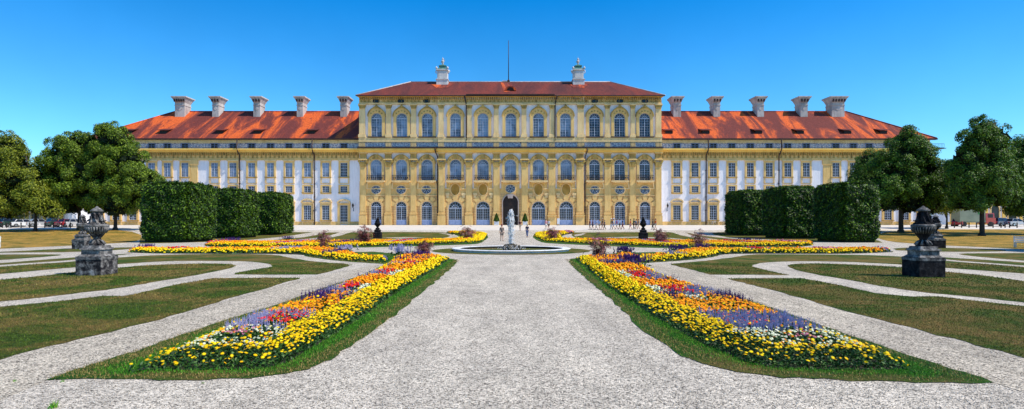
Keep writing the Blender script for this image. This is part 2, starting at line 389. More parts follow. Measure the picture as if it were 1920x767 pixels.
# ================================================================== SETTING: ground, lawns, paths
def ground():
    xs = [-2500, -400, -120, -60, -30, 0, 30, 60, 120, 400, 2500]; ys = [-60, 0, 20, 40, 60, 78, 84, 95, 105, 114, 119, 160, 400, 2900]
    vs = [(x, y, gz(y)) for y in ys for x in xs]; n = len(xs); fs = []
    for j in range(len(ys) - 1):
        for i in range(n - 1): fs.append((j * n + i, j * n + i + 1, (j + 1) * n + i + 1, (j + 1) * n + i))
    me = bpy.data.meshes.new('ground'); me.from_pydata(vs, [], fs); o = link('ground', me, None, [M['gravel']]); o['kind'] = 'structure'
ground()
LAWNS_L = [
    [(565, 521), (500, 521), (397, 522), (325, 535), (275, 547), (232, 556), (195, 555), (150, 560.5), (75, 569), (0, 575.5), (-220, 594), (-220, 750), (0, 675), (107, 647), (213, 621), (307, 598), (400, 569), (450, 554), (512, 537)],
    [(-220, 546), (0, 524.5), (75, 518.5), (146, 509), (225, 502), (275, 497.5), (375, 494), (430, 495), (445, 498), (425, 505), (375, 514.5), (300, 527.5), (250, 536), (200, 544), (150, 549), (75, 559), (0, 566), (-220, 585)],
    [(-220, 534), (0, 514), (75, 507), (146, 501), (225, 495.5), (300, 490), (375, 489), (475, 490), (505, 495), (512, 500), (495, 503), (465, 507.5), (436, 513.5), (445, 515), (595, 515), (625, 507.5), (666, 496), (612, 492.5), (575, 489), (540, 482.5), (510, 477), (400, 476.3), (300, 478), (225, 482.5), (146, 490), (75, 495), (0, 500.5), (-220, 516)],
    [(-100, 477), (0, 472.5), (60, 469.5), (125, 466), (240, 464), (262, 463.5), (240, 468), (160, 472), (100, 473.5), (0, 473.7)],
    [(-100, 484), (0, 477.5), (60, 477), (125, 477.3), (95, 481), (50, 484), (0, 488), (-100, 493)],
    [(0, 494), (75, 487.5), (125, 484), (235, 476), (252, 475.2), (146, 487), (75, 492), (0, 497), (-150, 508), (-150, 503)],
    [(262, 457), (262, 446), (480, 441), (550, 435.3), (588, 435.5), (550, 441), (507, 446), (462, 450.5), (400, 453.5)],
    [(470, 453.6), (540, 448), (590, 441), (615, 436), (637, 436), (620, 441), (585, 447), (560, 449.5), (545, 452)],
    [(575, 452), (600, 448), (640, 441), (657, 435.8), (700, 435), (835, 435.5), (850, 438), (850, 441), (835, 446), (800, 449), (765, 450)],
]
LAWNS_R = [
    [(1362.6, 522.5), (1503, 522), (1562, 532), (1639, 550), (1702.5, 556.5), (1757, 556), (1920, 575), (2150, 595), (2150, 742), (1920, 670), (1820, 644), (1729.7, 621), (1594, 585), (1458, 546.5)],
    [(1476, 498), (1490, 495), (1540, 494), (1615, 497), (1690, 501), (1767, 509.5), (1840, 516), (1920, 528), (2150, 550), (2150, 588), (1920, 567), (1815, 556), (1727, 548), (1665, 539), (1590, 525), (1515, 512), (1485, 504)],
    [(1252, 495), (1277, 501), (1332, 515), (1480, 516), (1450, 510), (1407, 500), (1415, 495), (1445, 491), (1520, 489.5), (1590, 491), (1690, 496), (1767, 502), (1920, 513), (2150, 533), (2150, 519), (1920, 501), (1767, 489), (1690, 480.5), (1590, 477.5), (1440, 477), (1410, 477), (1365, 484), (1315, 490)],
    [(1672, 464.6), (1777, 464.6), (1860, 467.5), (1902, 471), (1815, 472.5), (1757, 472), (1680, 469.5)],
    [(1785, 475.5), (1865, 474.8), (1990, 474.5), (1990, 494), (1920, 489), (1827, 481)],
    [(1700, 477.5), (1767, 482.5), (1840, 487), (1920, 492), (2050, 501), (2050, 506), (1920, 498), (1840, 492), (1767, 486.5)],
    [(1327, 436.3), (1365, 435), (1440, 440), (1640, 448), (1655, 455), (1530, 454), (1430, 449), (1365, 445)],
    [(1285, 436), (1330, 443), (1400, 450), (1500, 452), (1520, 453), (1400, 453.5), (1340, 449)],
    [(1076, 436), (1070, 441), (1085, 447), (1120, 450), (1200, 451), (1260, 452), (1350, 453), (1330, 449), (1290, 444), (1262, 436), (1250, 435)],
]
lawn_polys = []
for side, lst in (('left', LAWNS_L), ('right', LAWNS_R)):
    for i, px in enumerate(lst):
        o, poly = sheet('lawn', W(px), M['lawn'], .009, .06); lawn_polys.append(poly)
sheet('dry_bank', W([(-420, 429.5), (0, 430.5), (265, 429.3), (265, 453.5), (200, 457), (137, 460.5), (60, 464), (0, 466.5), (-420, 484)]), M['lawn_dry'], .012)
sheet('dry_bank', W([(1640, 430.8), (1920, 429.8), (2300, 429.5), (2300, 488), (1920, 467.5), (1860, 464.3), (1750, 459.5), (1650, 452)]), M['lawn_dry'], .012)
# fine gravel bands inside the rear lawns
for px in ([(715, 445.8), (765, 445), (800, 445.3), (765, 446.8), (748, 447.6)], [(822, 437.2), (846, 438.6), (858, 444), (846, 447.5), (835, 445.8), (848, 441.5)],
           [(1125, 446), (1150, 444.8), (1196, 444), (1262, 446.5), (1300, 451), (1255, 448), (1196, 446), (1150, 446.6)], [(1074, 440.4), (1097, 437.3), (1098, 438.8), (1080, 443.5)]):
    sheet('path', W(px), M['path'], .018, .01)
# pale terrace walk in front of the palace and the diagonal walks of coarser gravel
sheet('path', [(-120, 95.5), (120, 95.5), (120, 118.0), (-120, 118.0)], simple('terrace_sand', (.72, .64, .54), (.62, .56, .48), .8, .9), .004, 0)
sheet('path', W([(565, 523), (720, 494), (600, 545), (480, 590), (220, 668), (85, 711), (-40, 765), (-220, 765), (0, 677), (107, 649), (213, 623), (307, 600), (400, 571), (512, 539)]), M['path'], .005, .03)
sheet('path', W([(1250, 496), (1204, 497), (1322, 540), (1412, 563), (1503, 597), (1720, 674), (1868, 718), (1990, 765), (2180, 765), (1920, 673), (1820, 647), (1729, 624), (1594, 588), (1458, 549), (1345, 518)]), M['path'], .005, .03)
# grass round the basin
fc = at(958.5, 466.2); FD = 41.0; FX = (958.5 - CX) * FD / FOC
ringpts = [(FX + 5.6 * math.cos(a), FD + 5.5 * math.sin(a)) for a in [k * PI / 32 for k in range(64)]]
sheet('lawn', ringpts, M['lawn'], .012, .03)

# verges (grass strips round the beds)
VERGE = {
 'left near': W([(88, 712), (149, 691.5), (213, 672), (273, 653), (324, 634), (426, 600), (480, 584), (539, 565), (602, 542), (680, 516), (716, 499), (725, 495), (650, 491), (590, 484), (562, 478), (600, 474), (700, 472), (840, 485), (863, 488), (822, 524), (786.6, 552), (716, 612), (662, 648), (609.5, 679.5), (574, 694), (503, 708), (400, 712), (300, 713)]),
 'right near': W([(1059, 487.6), (1140.6, 558), (1185, 600), (1231, 639), (1276.5, 666.5), (1331, 687), (1412.5, 705), (1503, 709.6), (1639, 716), (1775, 720), (1865.6, 716.8), (1820, 703), (1715, 672), (1600, 632), (1503, 599), (1412.5, 565), (1322, 541), (1263, 524.6), (1204, 498), (1195, 494), (1265, 490), (1322, 485), (1357, 478), (1290, 472), (1150, 474), (1085, 484)]),
 'left rear': W([(838, 433.7), (885, 433.7), (919, 438), (904, 456.3), (880, 458.8), (800, 461), (725, 463.2), (640, 465), (500, 465), (380, 464.6), (400, 455), (700, 451), (860, 446), (860, 442)]),
 'right rear': W([(1078, 433.7), (1030, 433.5), (995, 438), (1012, 455), (1040, 457), (1106, 460), (1194, 464), (1246, 465.5), (1400, 465.5), (1526, 463), (1520, 452.5), (1350, 452), (1200, 450), (1056, 446), (1052, 442)]),
}
for k, v in VERGE.items():
    sheet('grass_verge', v, M['verge'], .010, .05)
    VERGE[k] = v

# ================================================================== FLOWER BEDS
HB = .24
def G(pts): return W(pts, 0)
def U(pts): return W(pts, HB)
BEDS = {
 'left near': G([(843, 487), (810, 510), (750, 545), (725, 562), (675, 599), (609.5, 640), (567, 664), (538.7, 682), (500, 692), (468, 694), (326, 696), (241, 697)]) + U([(246, 668), (255, 663), (344, 631), (418, 601), (482, 578), (539, 561), (602, 538), (680, 511), (716, 495), (728, 487), (740, 478), (790, 474), (818, 478), (838, 479)]),
 'right near': G([(1080, 487), (1140.6, 538), (1185, 566), (1231, 597), (1322, 649), (1412.5, 684), (1458, 692), (1594, 695), (1705, 694)]) + U([(1722, 668), (1702.5, 660), (1593.7, 621.5), (1503, 592), (1412.5, 558), (1322, 535), (1263, 519.6), (1204, 492), (1192, 486), (1170, 478), (1130, 478), (1083, 479)]),
 'left middle': G([(725, 493), (650, 489.5), (590, 482.5), (560, 476.3), (400, 476), (300, 475.6), (242, 473.8)]) + U([(242, 465), (275, 463.5), (400, 464.5), (575, 462), (625, 464), (662, 471), (685, 478.5), (728, 478.5)]),
 'right middle': G([(1195, 493), (1265, 489.5), (1322, 484), (1352, 477.3), (1380, 475.8), (1520, 476), (1590, 476), (1671, 473)]) + U([(1668, 465), (1652, 463.5), (1565, 464.5), (1440, 464.5), (1350, 465), (1327, 463.5), (1290, 466), (1240, 473), (1202, 478), (1182, 473), (1157, 471), (1150, 480)]),
 'left rear': G([(913, 443), (903, 453), (880, 456), (800, 458.5), (725, 461), (640, 463), (500, 463), (385, 462)]) + U([(385, 453), (400, 450.5), (480, 452), (560, 450.5), (640, 450.5), (700, 449.5), (760, 449), (840, 447.5), (866, 443.5), (868, 438), (842, 435.5), (838, 433.3), (880, 432), (913, 436)]),
 'right rear': G([(1002, 443), (1022, 453), (1106, 457.5), (1194, 461), (1246, 463), (1400, 463), (1523, 461)]) + U([(1523, 451), (1440, 451.5), (1350, 450.5), (1240, 450), (1170, 448.5), (1060, 447), (1050, 443), (1052, 438), (1076, 435), (1076, 432.5), (1030, 431.8), (1002, 436)]),
}
def petal_head(n=8, cup=.25):
    V = [(0, 0, 0)]; F = []
    for k in range(n):
        a = 2 * PI * k / n; da = PI / n * .95
        V += [(math.cos(a - da) * .55, math.sin(a - da) * .55, .06), (math.cos(a) * 1.0, math.sin(a) * 1.0, cup), (math.cos(a + da) * .55, math.sin(a + da) * .55, .06)]
        i = 1 + 3 * k; F += [(0, i, i + 1), (0, i + 1, i + 2)]
    o = len(V)        # upper tier
    V.append((0, 0, .35))
    for k in range(n):
        a = 2 * PI * (k + .5) / n; V.append((math.cos(a) * .6, math.sin(a) * .6, .22))
    for k in range(n): F.append((o, o + 1 + k, o + 1 + (k + 1) % n))
    return V, F
def pom_head():
    V = [(0, 0, .55)]; F = []
    for r, z in ((.6, .42), (1, .05), (.7, -.35)):
        for k in range(6): a = 2 * PI * (k + .5 * (r < 1)) / 6; V.append((r * math.cos(a), r * math.sin(a), z))
    for k in range(6): F.append((0, 1 + k, 1 + (k + 1) % 6))
    for t in range(2):
        for k in range(6):
            a = 1 + 6 * t + k; b = 1 + 6 * t + (k + 1) % 6; F += [(a, a + 6, b), (b, a + 6, b + 6)]
    return V, F
def spike():
    V = []; F = []
    for t in range(4):
        z0 = t * .25
        for k in range(4):
            a = PI / 2 * k + t * .8; V += [(0, 0, z0), (.13 * math.cos(a) * (1.15 - .25 * t), .13 * math.sin(a) * (1.15 - .25 * t), z0 + .06), (0, 0, z0 + .27)]
            i = len(V) - 3; F.append((i, i + 1, i + 2))
            V += [(0, 0, z0 + .05), (.13 * math.cos(a + .4) * (1.15 - .25 * t), .13 * math.sin(a + .4) * (1.15 - .25 * t), z0 + .16), (0, 0, z0 + .2)]
            i = len(V) - 3; F.append((i, i + 1, i + 2))
    return V, F
HEAD_N = petal_head(9); POM = pom_head(); SPK = spike()
FLOW = {}
def flow(bed, kind, tmpl, pos, rot, sc): FLOW.setdefault((bed, kind), []).append(scatter(tmpl[0], tmpl[1], pos, rot, sc))
def hh(P, ed):      # height of the planting
    u = np.clip(ed / .45, 0, 1); return .10 + (HB - .10) * u * u * (3 - 2 * u)
def soft(P, s, ph=0): return np.sin(P[:, 0] * s + ph) * .5 + np.sin(P[:, 1] * s * 1.3 + ph * 2) * .35 + np.sin((P[:, 0] + P[:, 1]) * s * 2.1 + ph) * .3
CYC = {'left near': [(0, 'white'), (9.6, 'lav'), (11.3, 'orange'), (13.2, 'mixw'), (14.3, 'lavred'), (16.3, 'orange'), (19.0, 'lavred'), (21.0, 'orange'), (24.2, 'lav'), (25.2, 'orange'), (27.6, 'purple'), (28.2, 'orange')],
       'right near': [(0, 'white'), (9.5, 'lav'), (11.2, 'orange'), (13.3, 'mixw'), (14.0, 'lavred'), (15.6, 'orange'), (17.8, 'lavred'), (20.4, 'orange'), (24.4, 'purple'), (25.3, 'lav'), (26.6, 'orange'), (28.5, 'purple'), (29.2, 'orange')]}
def classify(bed, P, poly, ed):
    """colour of the planting at each point"""
    N = len(P); out = np.full(N, 'yellow', dtype=object); w = soft(P, 3.0)
    if 'near' in bed:
        sgn = 1 if bed.startswith('left') else -1
        # distance to walk-side edge: first points of the polygon
        inner = [tuple(p) for p in poly[:12 if sgn > 0 else 9]]
        di = np.full(N, 1e9)
        for a, b in zip(inner, inner[1:]):
            a = np.array(a); b = np.array(b); ab = b - a; t = np.clip(((P - a) @ ab) / (ab @ ab), 0, 1)
            di = np.minimum(di, np.linalg.norm(P - (a + t[:, None] * ab), axis=1))
        do = ed
        wid = np.where(P[:, 1] < 9.3, .42, .62)
        core = (di > wid + .08 * w) & (do > .22 + .05 * w) & (P[:, 1] > 7.5 + .12 * w)
        yy = P[:, 1] + .16 * w + rng.normal(0, .13, N)
        cyc = CYC[bed]
        for i, (y0, kind) in enumerate(cyc):
            y1 = cyc[i + 1][0] if i + 1 < len(cyc) else 1e9
            s = core & (yy >= y0) & (yy < y1)
            u = (yy - y0) / max(1e-6, (y1 - y0)); r = rng.random(N); dd = (di - do)  # small near middle
            if kind == 'white':
                out[s] = 'white'; cx = -5.0 if sgn > 0 else 5.0
                cx = (at(450 if sgn > 0 else 1508, 632 if sgn > 0 else 636, .22)); dist = np.hypot(P[:, 0] - cx.x, P[:, 1] - cx.y)
                out[s & (dist < .24)] = 'pink'; out[s & (dist < .24) & (r < .5)] = 'leaf'; out[s & (dist >= .24) & (dist < .40) & (r < .7)] = 'leaf'
                out[s & (r < .30)] = 'leaf'
            elif kind == 'lav':
                out[s] = 'lavender'; mid = s & (np.abs(u - .45) < .26) & (np.abs(dd) < .5); out[mid & (r < .8)] = 'red'; out[s & (r > .82)] = 'leaf'
                if sgn < 0: out[mid & (r > .12)] = 'lavender'
            elif kind == 'lavred':
                out[s] = 'lavender'; mid = s & (np.abs(u - .5) < .3) & (np.abs(dd) < .6); out[mid & (r < .8)] = 'red'; out[s & (r > .82)] = 'leaf'
                out[s & (di < wid + .28)] = 'white'
            elif kind == 'mixw':
                out[s] = 'white'; out[s & (do < 1.1)] = 'orange'; out[s & (do < .8) & (r < .7)] = 'purple'; out[s & (r > .8)] = 'leaf'
            elif kind == 'purple': out[s] = 'purple'
            else:
                out[s] = 'orange'; out[s & (do < .55) & (u > .8) & (r < .6)] = 'purple'; out[s & (r < .05)] = 'leaf'
        rr_ = rng.random(N); out[core & (rr_ < .05)] = 'orange'; out[core & (rr_ > .94)] = 'yellow'; out[core & (rr_ > .05) & (rr_ < .15)] = 'leaf'
        out[(out == 'yellow') & (P[:, 1] > 29) & (do > .5) & (w > .1)] = 'orange'
    else:
        xs = P[:, 0] * (1.0 if 'left' in bed else -1.0)
        ph = {'left middle': 0, 'right middle': 1, 'left rear': 2, 'right rear': 3}[bed]
        # front strip yellow, behind it alternating drifts
        front = np.array([0.0] * N)
        lo = np.interp(P[:, 0], *zip(*sorted([(p[0], p[1]) for p in poly[:7]])))
        front = P[:, 1] - lo
        band = 1.0 if 'middle' in bed else 1.5
        core = (front > band + .25 * w)
        c = np.sin(xs * .75 + ph * 1.7) + .4 * np.sin(xs * 1.9 + ph)
        out[core] = 'orange'; out[core & (c > .85)] = 'lavender'; out[core & (c > 1.22)] = 'red'; out[core & (c < -1.15)] = 'purple' if ph % 2 == 0 else 'pink'; out[core & (rng.random(N) < .12)] = 'leaf'
        out[core & (rng.random(N) < .12)] = 'yellow'
        tip = np.abs(P[:, 0]) < 8.5 if 'rear' in bed else np.zeros(N, bool)
        out[tip] = 'orange'; out[tip & (ed < 1.6)] = 'yellow'
    return out
for bed, poly in BEDS.items():
    sheet('bed_soil', poly, M['soil'], .016, .02)
    near = 'near' in bed
    zones = [(0, 11, .047, .80), (11, 15, .060, 1.0), (15, 21, .080, 1.3), (21, 30, .115, 1.8), (30, 60, .15, 2.3), (60, 130, .24, 3.6)]
    for y0, y1, step, k in zones:
        P = points_in(poly, step); P = P[(P[:, 1] >= y0) & (P[:, 1] < y1)]
        if not len(P): continue
        ed = edge_dist(P, poly); cl = classify(bed, P, poly, ed)
        h = hh(P, ed) + rng.normal(0, .022, len(P)) + .03 * soft(P, 5.5); Z = GZ(P[:, 1]) + h
        pos = np.column_stack([P, Z])
        lf = ed < .12
        keep = rng.random(len(P))
        for kind in ('yellow', 'orange', 'white', 'red', 'pink'):
            s = (cl == kind) & ~(lf & (keep < .6)) & (keep < (.80 if kind != 'white' else .76))
            # thin yellow near the front rim of the closest part, greener sides
            if near: s &= ~((P[:, 1] < 8.6) & (ed < .28) & (keep < .58))
            n = int(s.sum())
            if not n: continue
            base = {'yellow': .034, 'orange': .033, 'white': .03, 'red': .03, 'pink': .034}[kind]
            sc = base * k * rng.uniform(.7, 1.25, n) * (.95 if k > 1.5 else 1)
            up = np.tile([0, -.35, 1.0], (n, 1)); pp = pos[s].copy(); pp[:, 2] += rng.uniform(0, .035, n)
            if kind in ('red', 'pink'): pp[:, 2] += .05
            flow(bed, kind, HEAD_N if k < 1.15 else POM, pp, rots(n, up, .35), sc)
        for kind in ('lavender', 'purple'):
            s = (cl == kind); n = int(s.sum())
            if not n: continue
            sc = np.column_stack([np.full(n, .11 * k ** .8), np.full(n, .11 * k ** .8), rng.uniform(.09, .17, n) * (1.5 if kind == 'purple' else 1.0)])
            pp = pos[s].copy(); pp[:, 2] -= .03
            flow(bed, kind, SPK, pp, rots(n, None, .12), sc)
        # leaves below and between
        m = {0: 3, 11: 2, 15: 2, 21: 1, 30: 1, 60: 1}[y0]
        for _ in range(m + 1):
            Q = P + rng.uniform(-.5, .5, P.shape) * step; e2 = np.maximum(ed, .0); n = len(Q)
            q = np.column_stack([Q, GZ(Q[:, 1]) + hh(Q, e2) * rng.uniform(.15, .98, n)])
            sc = .062 * k * rng.uniform(.7, 1.4, n)
            flow(bed, 'leaf', (LEAF_V, LEAF_F), q, rots(n, None, .9), sc)
KN = {'yellow': ('yellow_flowers', 'yellow marigold border', 'yellow flowers'), 'orange': ('orange_flowers', 'orange marigold drifts', 'orange flowers'), 'white': ('white_flowers', 'white daisy-like flowers', 'white flowers'),
      'red': ('red_flowers', 'bright red bedding flowers', 'red flowers'), 'pink': ('pink_flowers', 'pink bedding flowers', 'pink flowers'), 'lavender': ('lavender_flowers', 'pale lavender flower spikes', 'lavender flowers'),
      'purple': ('purple_flowers', 'dark purple salvia spikes', 'purple flowers'), 'leaf': ('bedding_foliage', 'green leaves under the flowers', 'foliage')}
BW = {'left near': 'in the long bed left of the gravel walk', 'right near': 'in the long bed right of the gravel walk', 'left middle': 'in the curved bed left of the basin', 'right middle': 'in the curved bed right of the basin',
      'left rear': 'in the far bed left, towards the palace', 'right rear': 'in the far bed right, towards the palace'}
for (bed, kind), lst in FLOW.items():
    V = []; F = []; o = 0
    for v, f in lst: V.append(v); F.append(f + o); o += len(v)
    nm, lab, cat = KN[kind]
    ob = link(nm, np_mesh(nm, np.concatenate(V), np.concatenate(F)), None, [M['foliage' if kind == 'leaf' else kind]])
    tag(ob, lab + ' ' + BW[bed], cat, None, 'stuff')
FLOW.clear()

# grass blades on the verges and on the nearest lawn
BLV = [(-.5, 0, 0), (.5, 0, 0), (.15, .25, 1)]; BLF = [(0, 1, 2)]
def blades(name, label, polys, holes, y0, y1, step, h, w, m, grow=0):
    V = []; F = []; o = 0
    for poly in polys:
        P = points_in(poly, step); P = P[(P[:, 1] > y0) & (P[:, 1] < y1)]
        for hp in holes: P = P[~inside(P, hp)]
        n = len(P)
        if not n: continue
        u = np.clip((P[:, 1] - y0) / (y1 - y0), 0, 1)
        sc = np.column_stack([w * (1 + 1.4 * u), np.full(n, h), h * rng.uniform(.5, 1.4, n)])
        v, f = scatter(BLV, BLF, np.column_stack([P, GZ(P[:, 1]) + .012]), rots(n, None, .4), sc); V.append(v); F.append(f + o); o += len(v)
    ob = link(name, np_mesh(name, np.concatenate(V), np.concatenate(F)), None, [m]); tag(ob, label, 'grass', None, 'stuff')
nl, nr = VERGE['left near'], VERGE['right near']
def verge_blades(side, poly, bed):
    B = {'in': [], 'out': []}
    for y0, y1, step, h, w in ((6.5, 12, .020, .032, .007), (12, 20, .034, .036, .011), (20, 34, .06, .04, .02)):
        P = points_in(poly, step); P = P[(P[:, 1] > y0) & (P[:, 1] <= y1)]; P = P[~inside(P, bed)]
        P = P + rng.normal(0, .03, P.shape); eo = edge_dist(P, poly); ei = edge_dist(P, bed); t = ei / (eo + ei + 1e-6) + .16 * soft(P, 2.3) + rng.normal(0, .10, len(P)); n = len(P)
        thin = (t > .78) & (rng.random(n) < .5)
        for key, s_ in (('in', t <= .47), ('out', (t > .47) & ~thin)):
            Q = P[s_]; m = len(Q); B[key].append(scatter(BLV, BLF, np.column_stack([Q, GZ(Q[:, 1]) + .02]), rots(m, None, .4), np.column_stack([np.full(m, w), np.full(m, h), h * rng.uniform(.5, 1.4, m)])))
    for key, mt, lab in (('in', M['blade'], 'lush green grass hugging the long bed'), ('out', M['blade_dry'], 'sun-dried grass along the outer rim of the verge')):
        V = []; F = []; o = 0
        for v, f in B[key]: V.append(v); F.append(f + o); o += len(v)
        ob = link('verge_grass', np_mesh('verge_grass', np.concatenate(V), np.concatenate(F)), None, [mt]); tag(ob, lab + ' ' + side + ' of the walk', 'grass', None, 'stuff')
verge_blades('left', nl, BEDS['left near']); verge_blades('right', nr, BEDS['right near'])
def lawn_blades(side, polys):
    V = []; F = []; o = 0
    for poly in polys:
        for y0, y1, step, h, w in ((6, 12, .034, .03, .010), (12, 18, .05, .035, .016), (18, 28, .085, .04, .03)):
            P = points_in(poly, step); P = P[(P[:, 1] > y0) & (P[:, 1] <= y1) & (np.abs(P[:, 0]) < P[:, 1] * .93)]; m = len(P)
            if not m: continue
            v, f = scatter(BLV, BLF, np.column_stack([P, np.full(m, .012)]), rots(m, None, .5), np.column_stack([np.full(m, w), np.full(m, h), h * rng.uniform(.4, 1.3, m)])); V.append(v); F.append(f + o); o += len(v)
    ob = link('lawn_grass', np_mesh('lawn_grass', np.concatenate(V), np.concatenate(F)), None, [M['blade_lawn']]); tag(ob, 'mown patchy grass blades on the lawns at the ' + side, 'grass', None, 'stuff')
lawn_blades('left', [W(q) for q in LAWNS_L[:3]]); lawn_blades('right', [W(q) for q in LAWNS_R[:3]])
# weeds in the gravel
def weed(px, py, h, n, label):
    p = at(px, py); P = np.tile([p.x, p.y, p.z], (n, 1)) + np.column_stack([rng.normal(0, h * .22, n), rng.normal(0, h * .2, n), np.zeros(n)])
    v, f = scatter(BLV, BLF, P, rots(n, None, .45), np.column_stack([np.full(n, h * .16), np.full(n, h), h * rng.uniform(.5, 1.1, n)]))
    o = link('weed', np_mesh('weed', v, f), None, [M['blade']]); tag(o, label, 'weed')
weed(98, 765, .10, 26, 'spiky green weed growing in the gravel at the near left corner')
weed(118, 716, .04, 30, 'low weed in the gravel just below the left grass tip')
weed(380, 719, .03, 40, 'flat weed in the gravel below the left verge')
weed(28, 716, .04, 26, 'small flat weed in the gravel at the left edge')
# loose stones on the walk close to the camera
def stones():
    V0 = [(1, 0, 0), (0, 1, 0), (-1, 0, 0), (0, -1, 0), (0, 0, .8), (0, 0, -.4)]; F0 = [(0, 1, 4), (1, 2, 4), (2, 3, 4), (3, 0, 4), (1, 0, 5), (2, 1, 5), (3, 2, 5), (0, 3, 5)]
    N = 42000; y = 5.2 + 9.5 * rng.random(N) ** 1.3; x = (rng.random(N) - .5) * 2 * y * .93
    P = np.column_stack([x, y])
    keep = np.ones(N, bool)
    for poly in (nl, nr, W(LAWNS_L[0]), W(LAWNS_R[0])): keep &= ~inside(P, poly)
    P = P[keep]; n = len(P)
    v, f = scatter(V0, F0, np.column_stack([P, np.full(n, .004)]), rots(n, None, .3), np.column_stack([rng.uniform(.005, .013, n), rng.uniform(.004, .010, n), rng.uniform(.004, .009, n)]))
    o = link('gravel_stones', np_mesh('gravel_stones', v, f), None, [island('pebbles', [(0, (.11, .095, .08)), (.25, (.40, .34, .27)), (.7, (.68, .60, .49)), (1, (.88, .80, .68))], .9, .1)])
    tag(o, 'loose pale pebbles lying on the gravel walk in the foreground', 'gravel', None, 'stuff')
stones()
# ================================================================== PALACE
WD = 120.6; CD = 119.4; MD = 118.9          # depth of the wings, of the central block, of its middle projection
def X(px, d): return (px - CX) * d / FOC
def Z(py, d): return CAM + (HY - py) * d / FOC
palace = empty('palace', (0, 120, 1.44))
tag(palace, 'long yellow and white baroque palace with red tiled roofs behind the garden', 'palace')
PINV = Matrix.Translation((0, -120, -1.44))
def pb(mb, name, mats, parent=None, kind=None):
    """world-built mesh becomes a part of the palace"""
    o = mb.build(name, mats, parent or palace); o.matrix_parent_inverse = Matrix.Identity(4)
    off = Vector((0, 120, 1.44))
    o.location = -off; return o
def sub(mb, name, mats, parent):          # sub-part of a part whose own frame is already shifted
    return mb.build(name, mats, parent)
class FB(MB):
    """boxes given in facade measures"""
    def fb(s, x0, x1, y0, y1, d, f, b): s.box(X(x0, d), X(x1, d), d - f, d - b, Z(y1, d), Z(y0, d))
GRB = 1.40
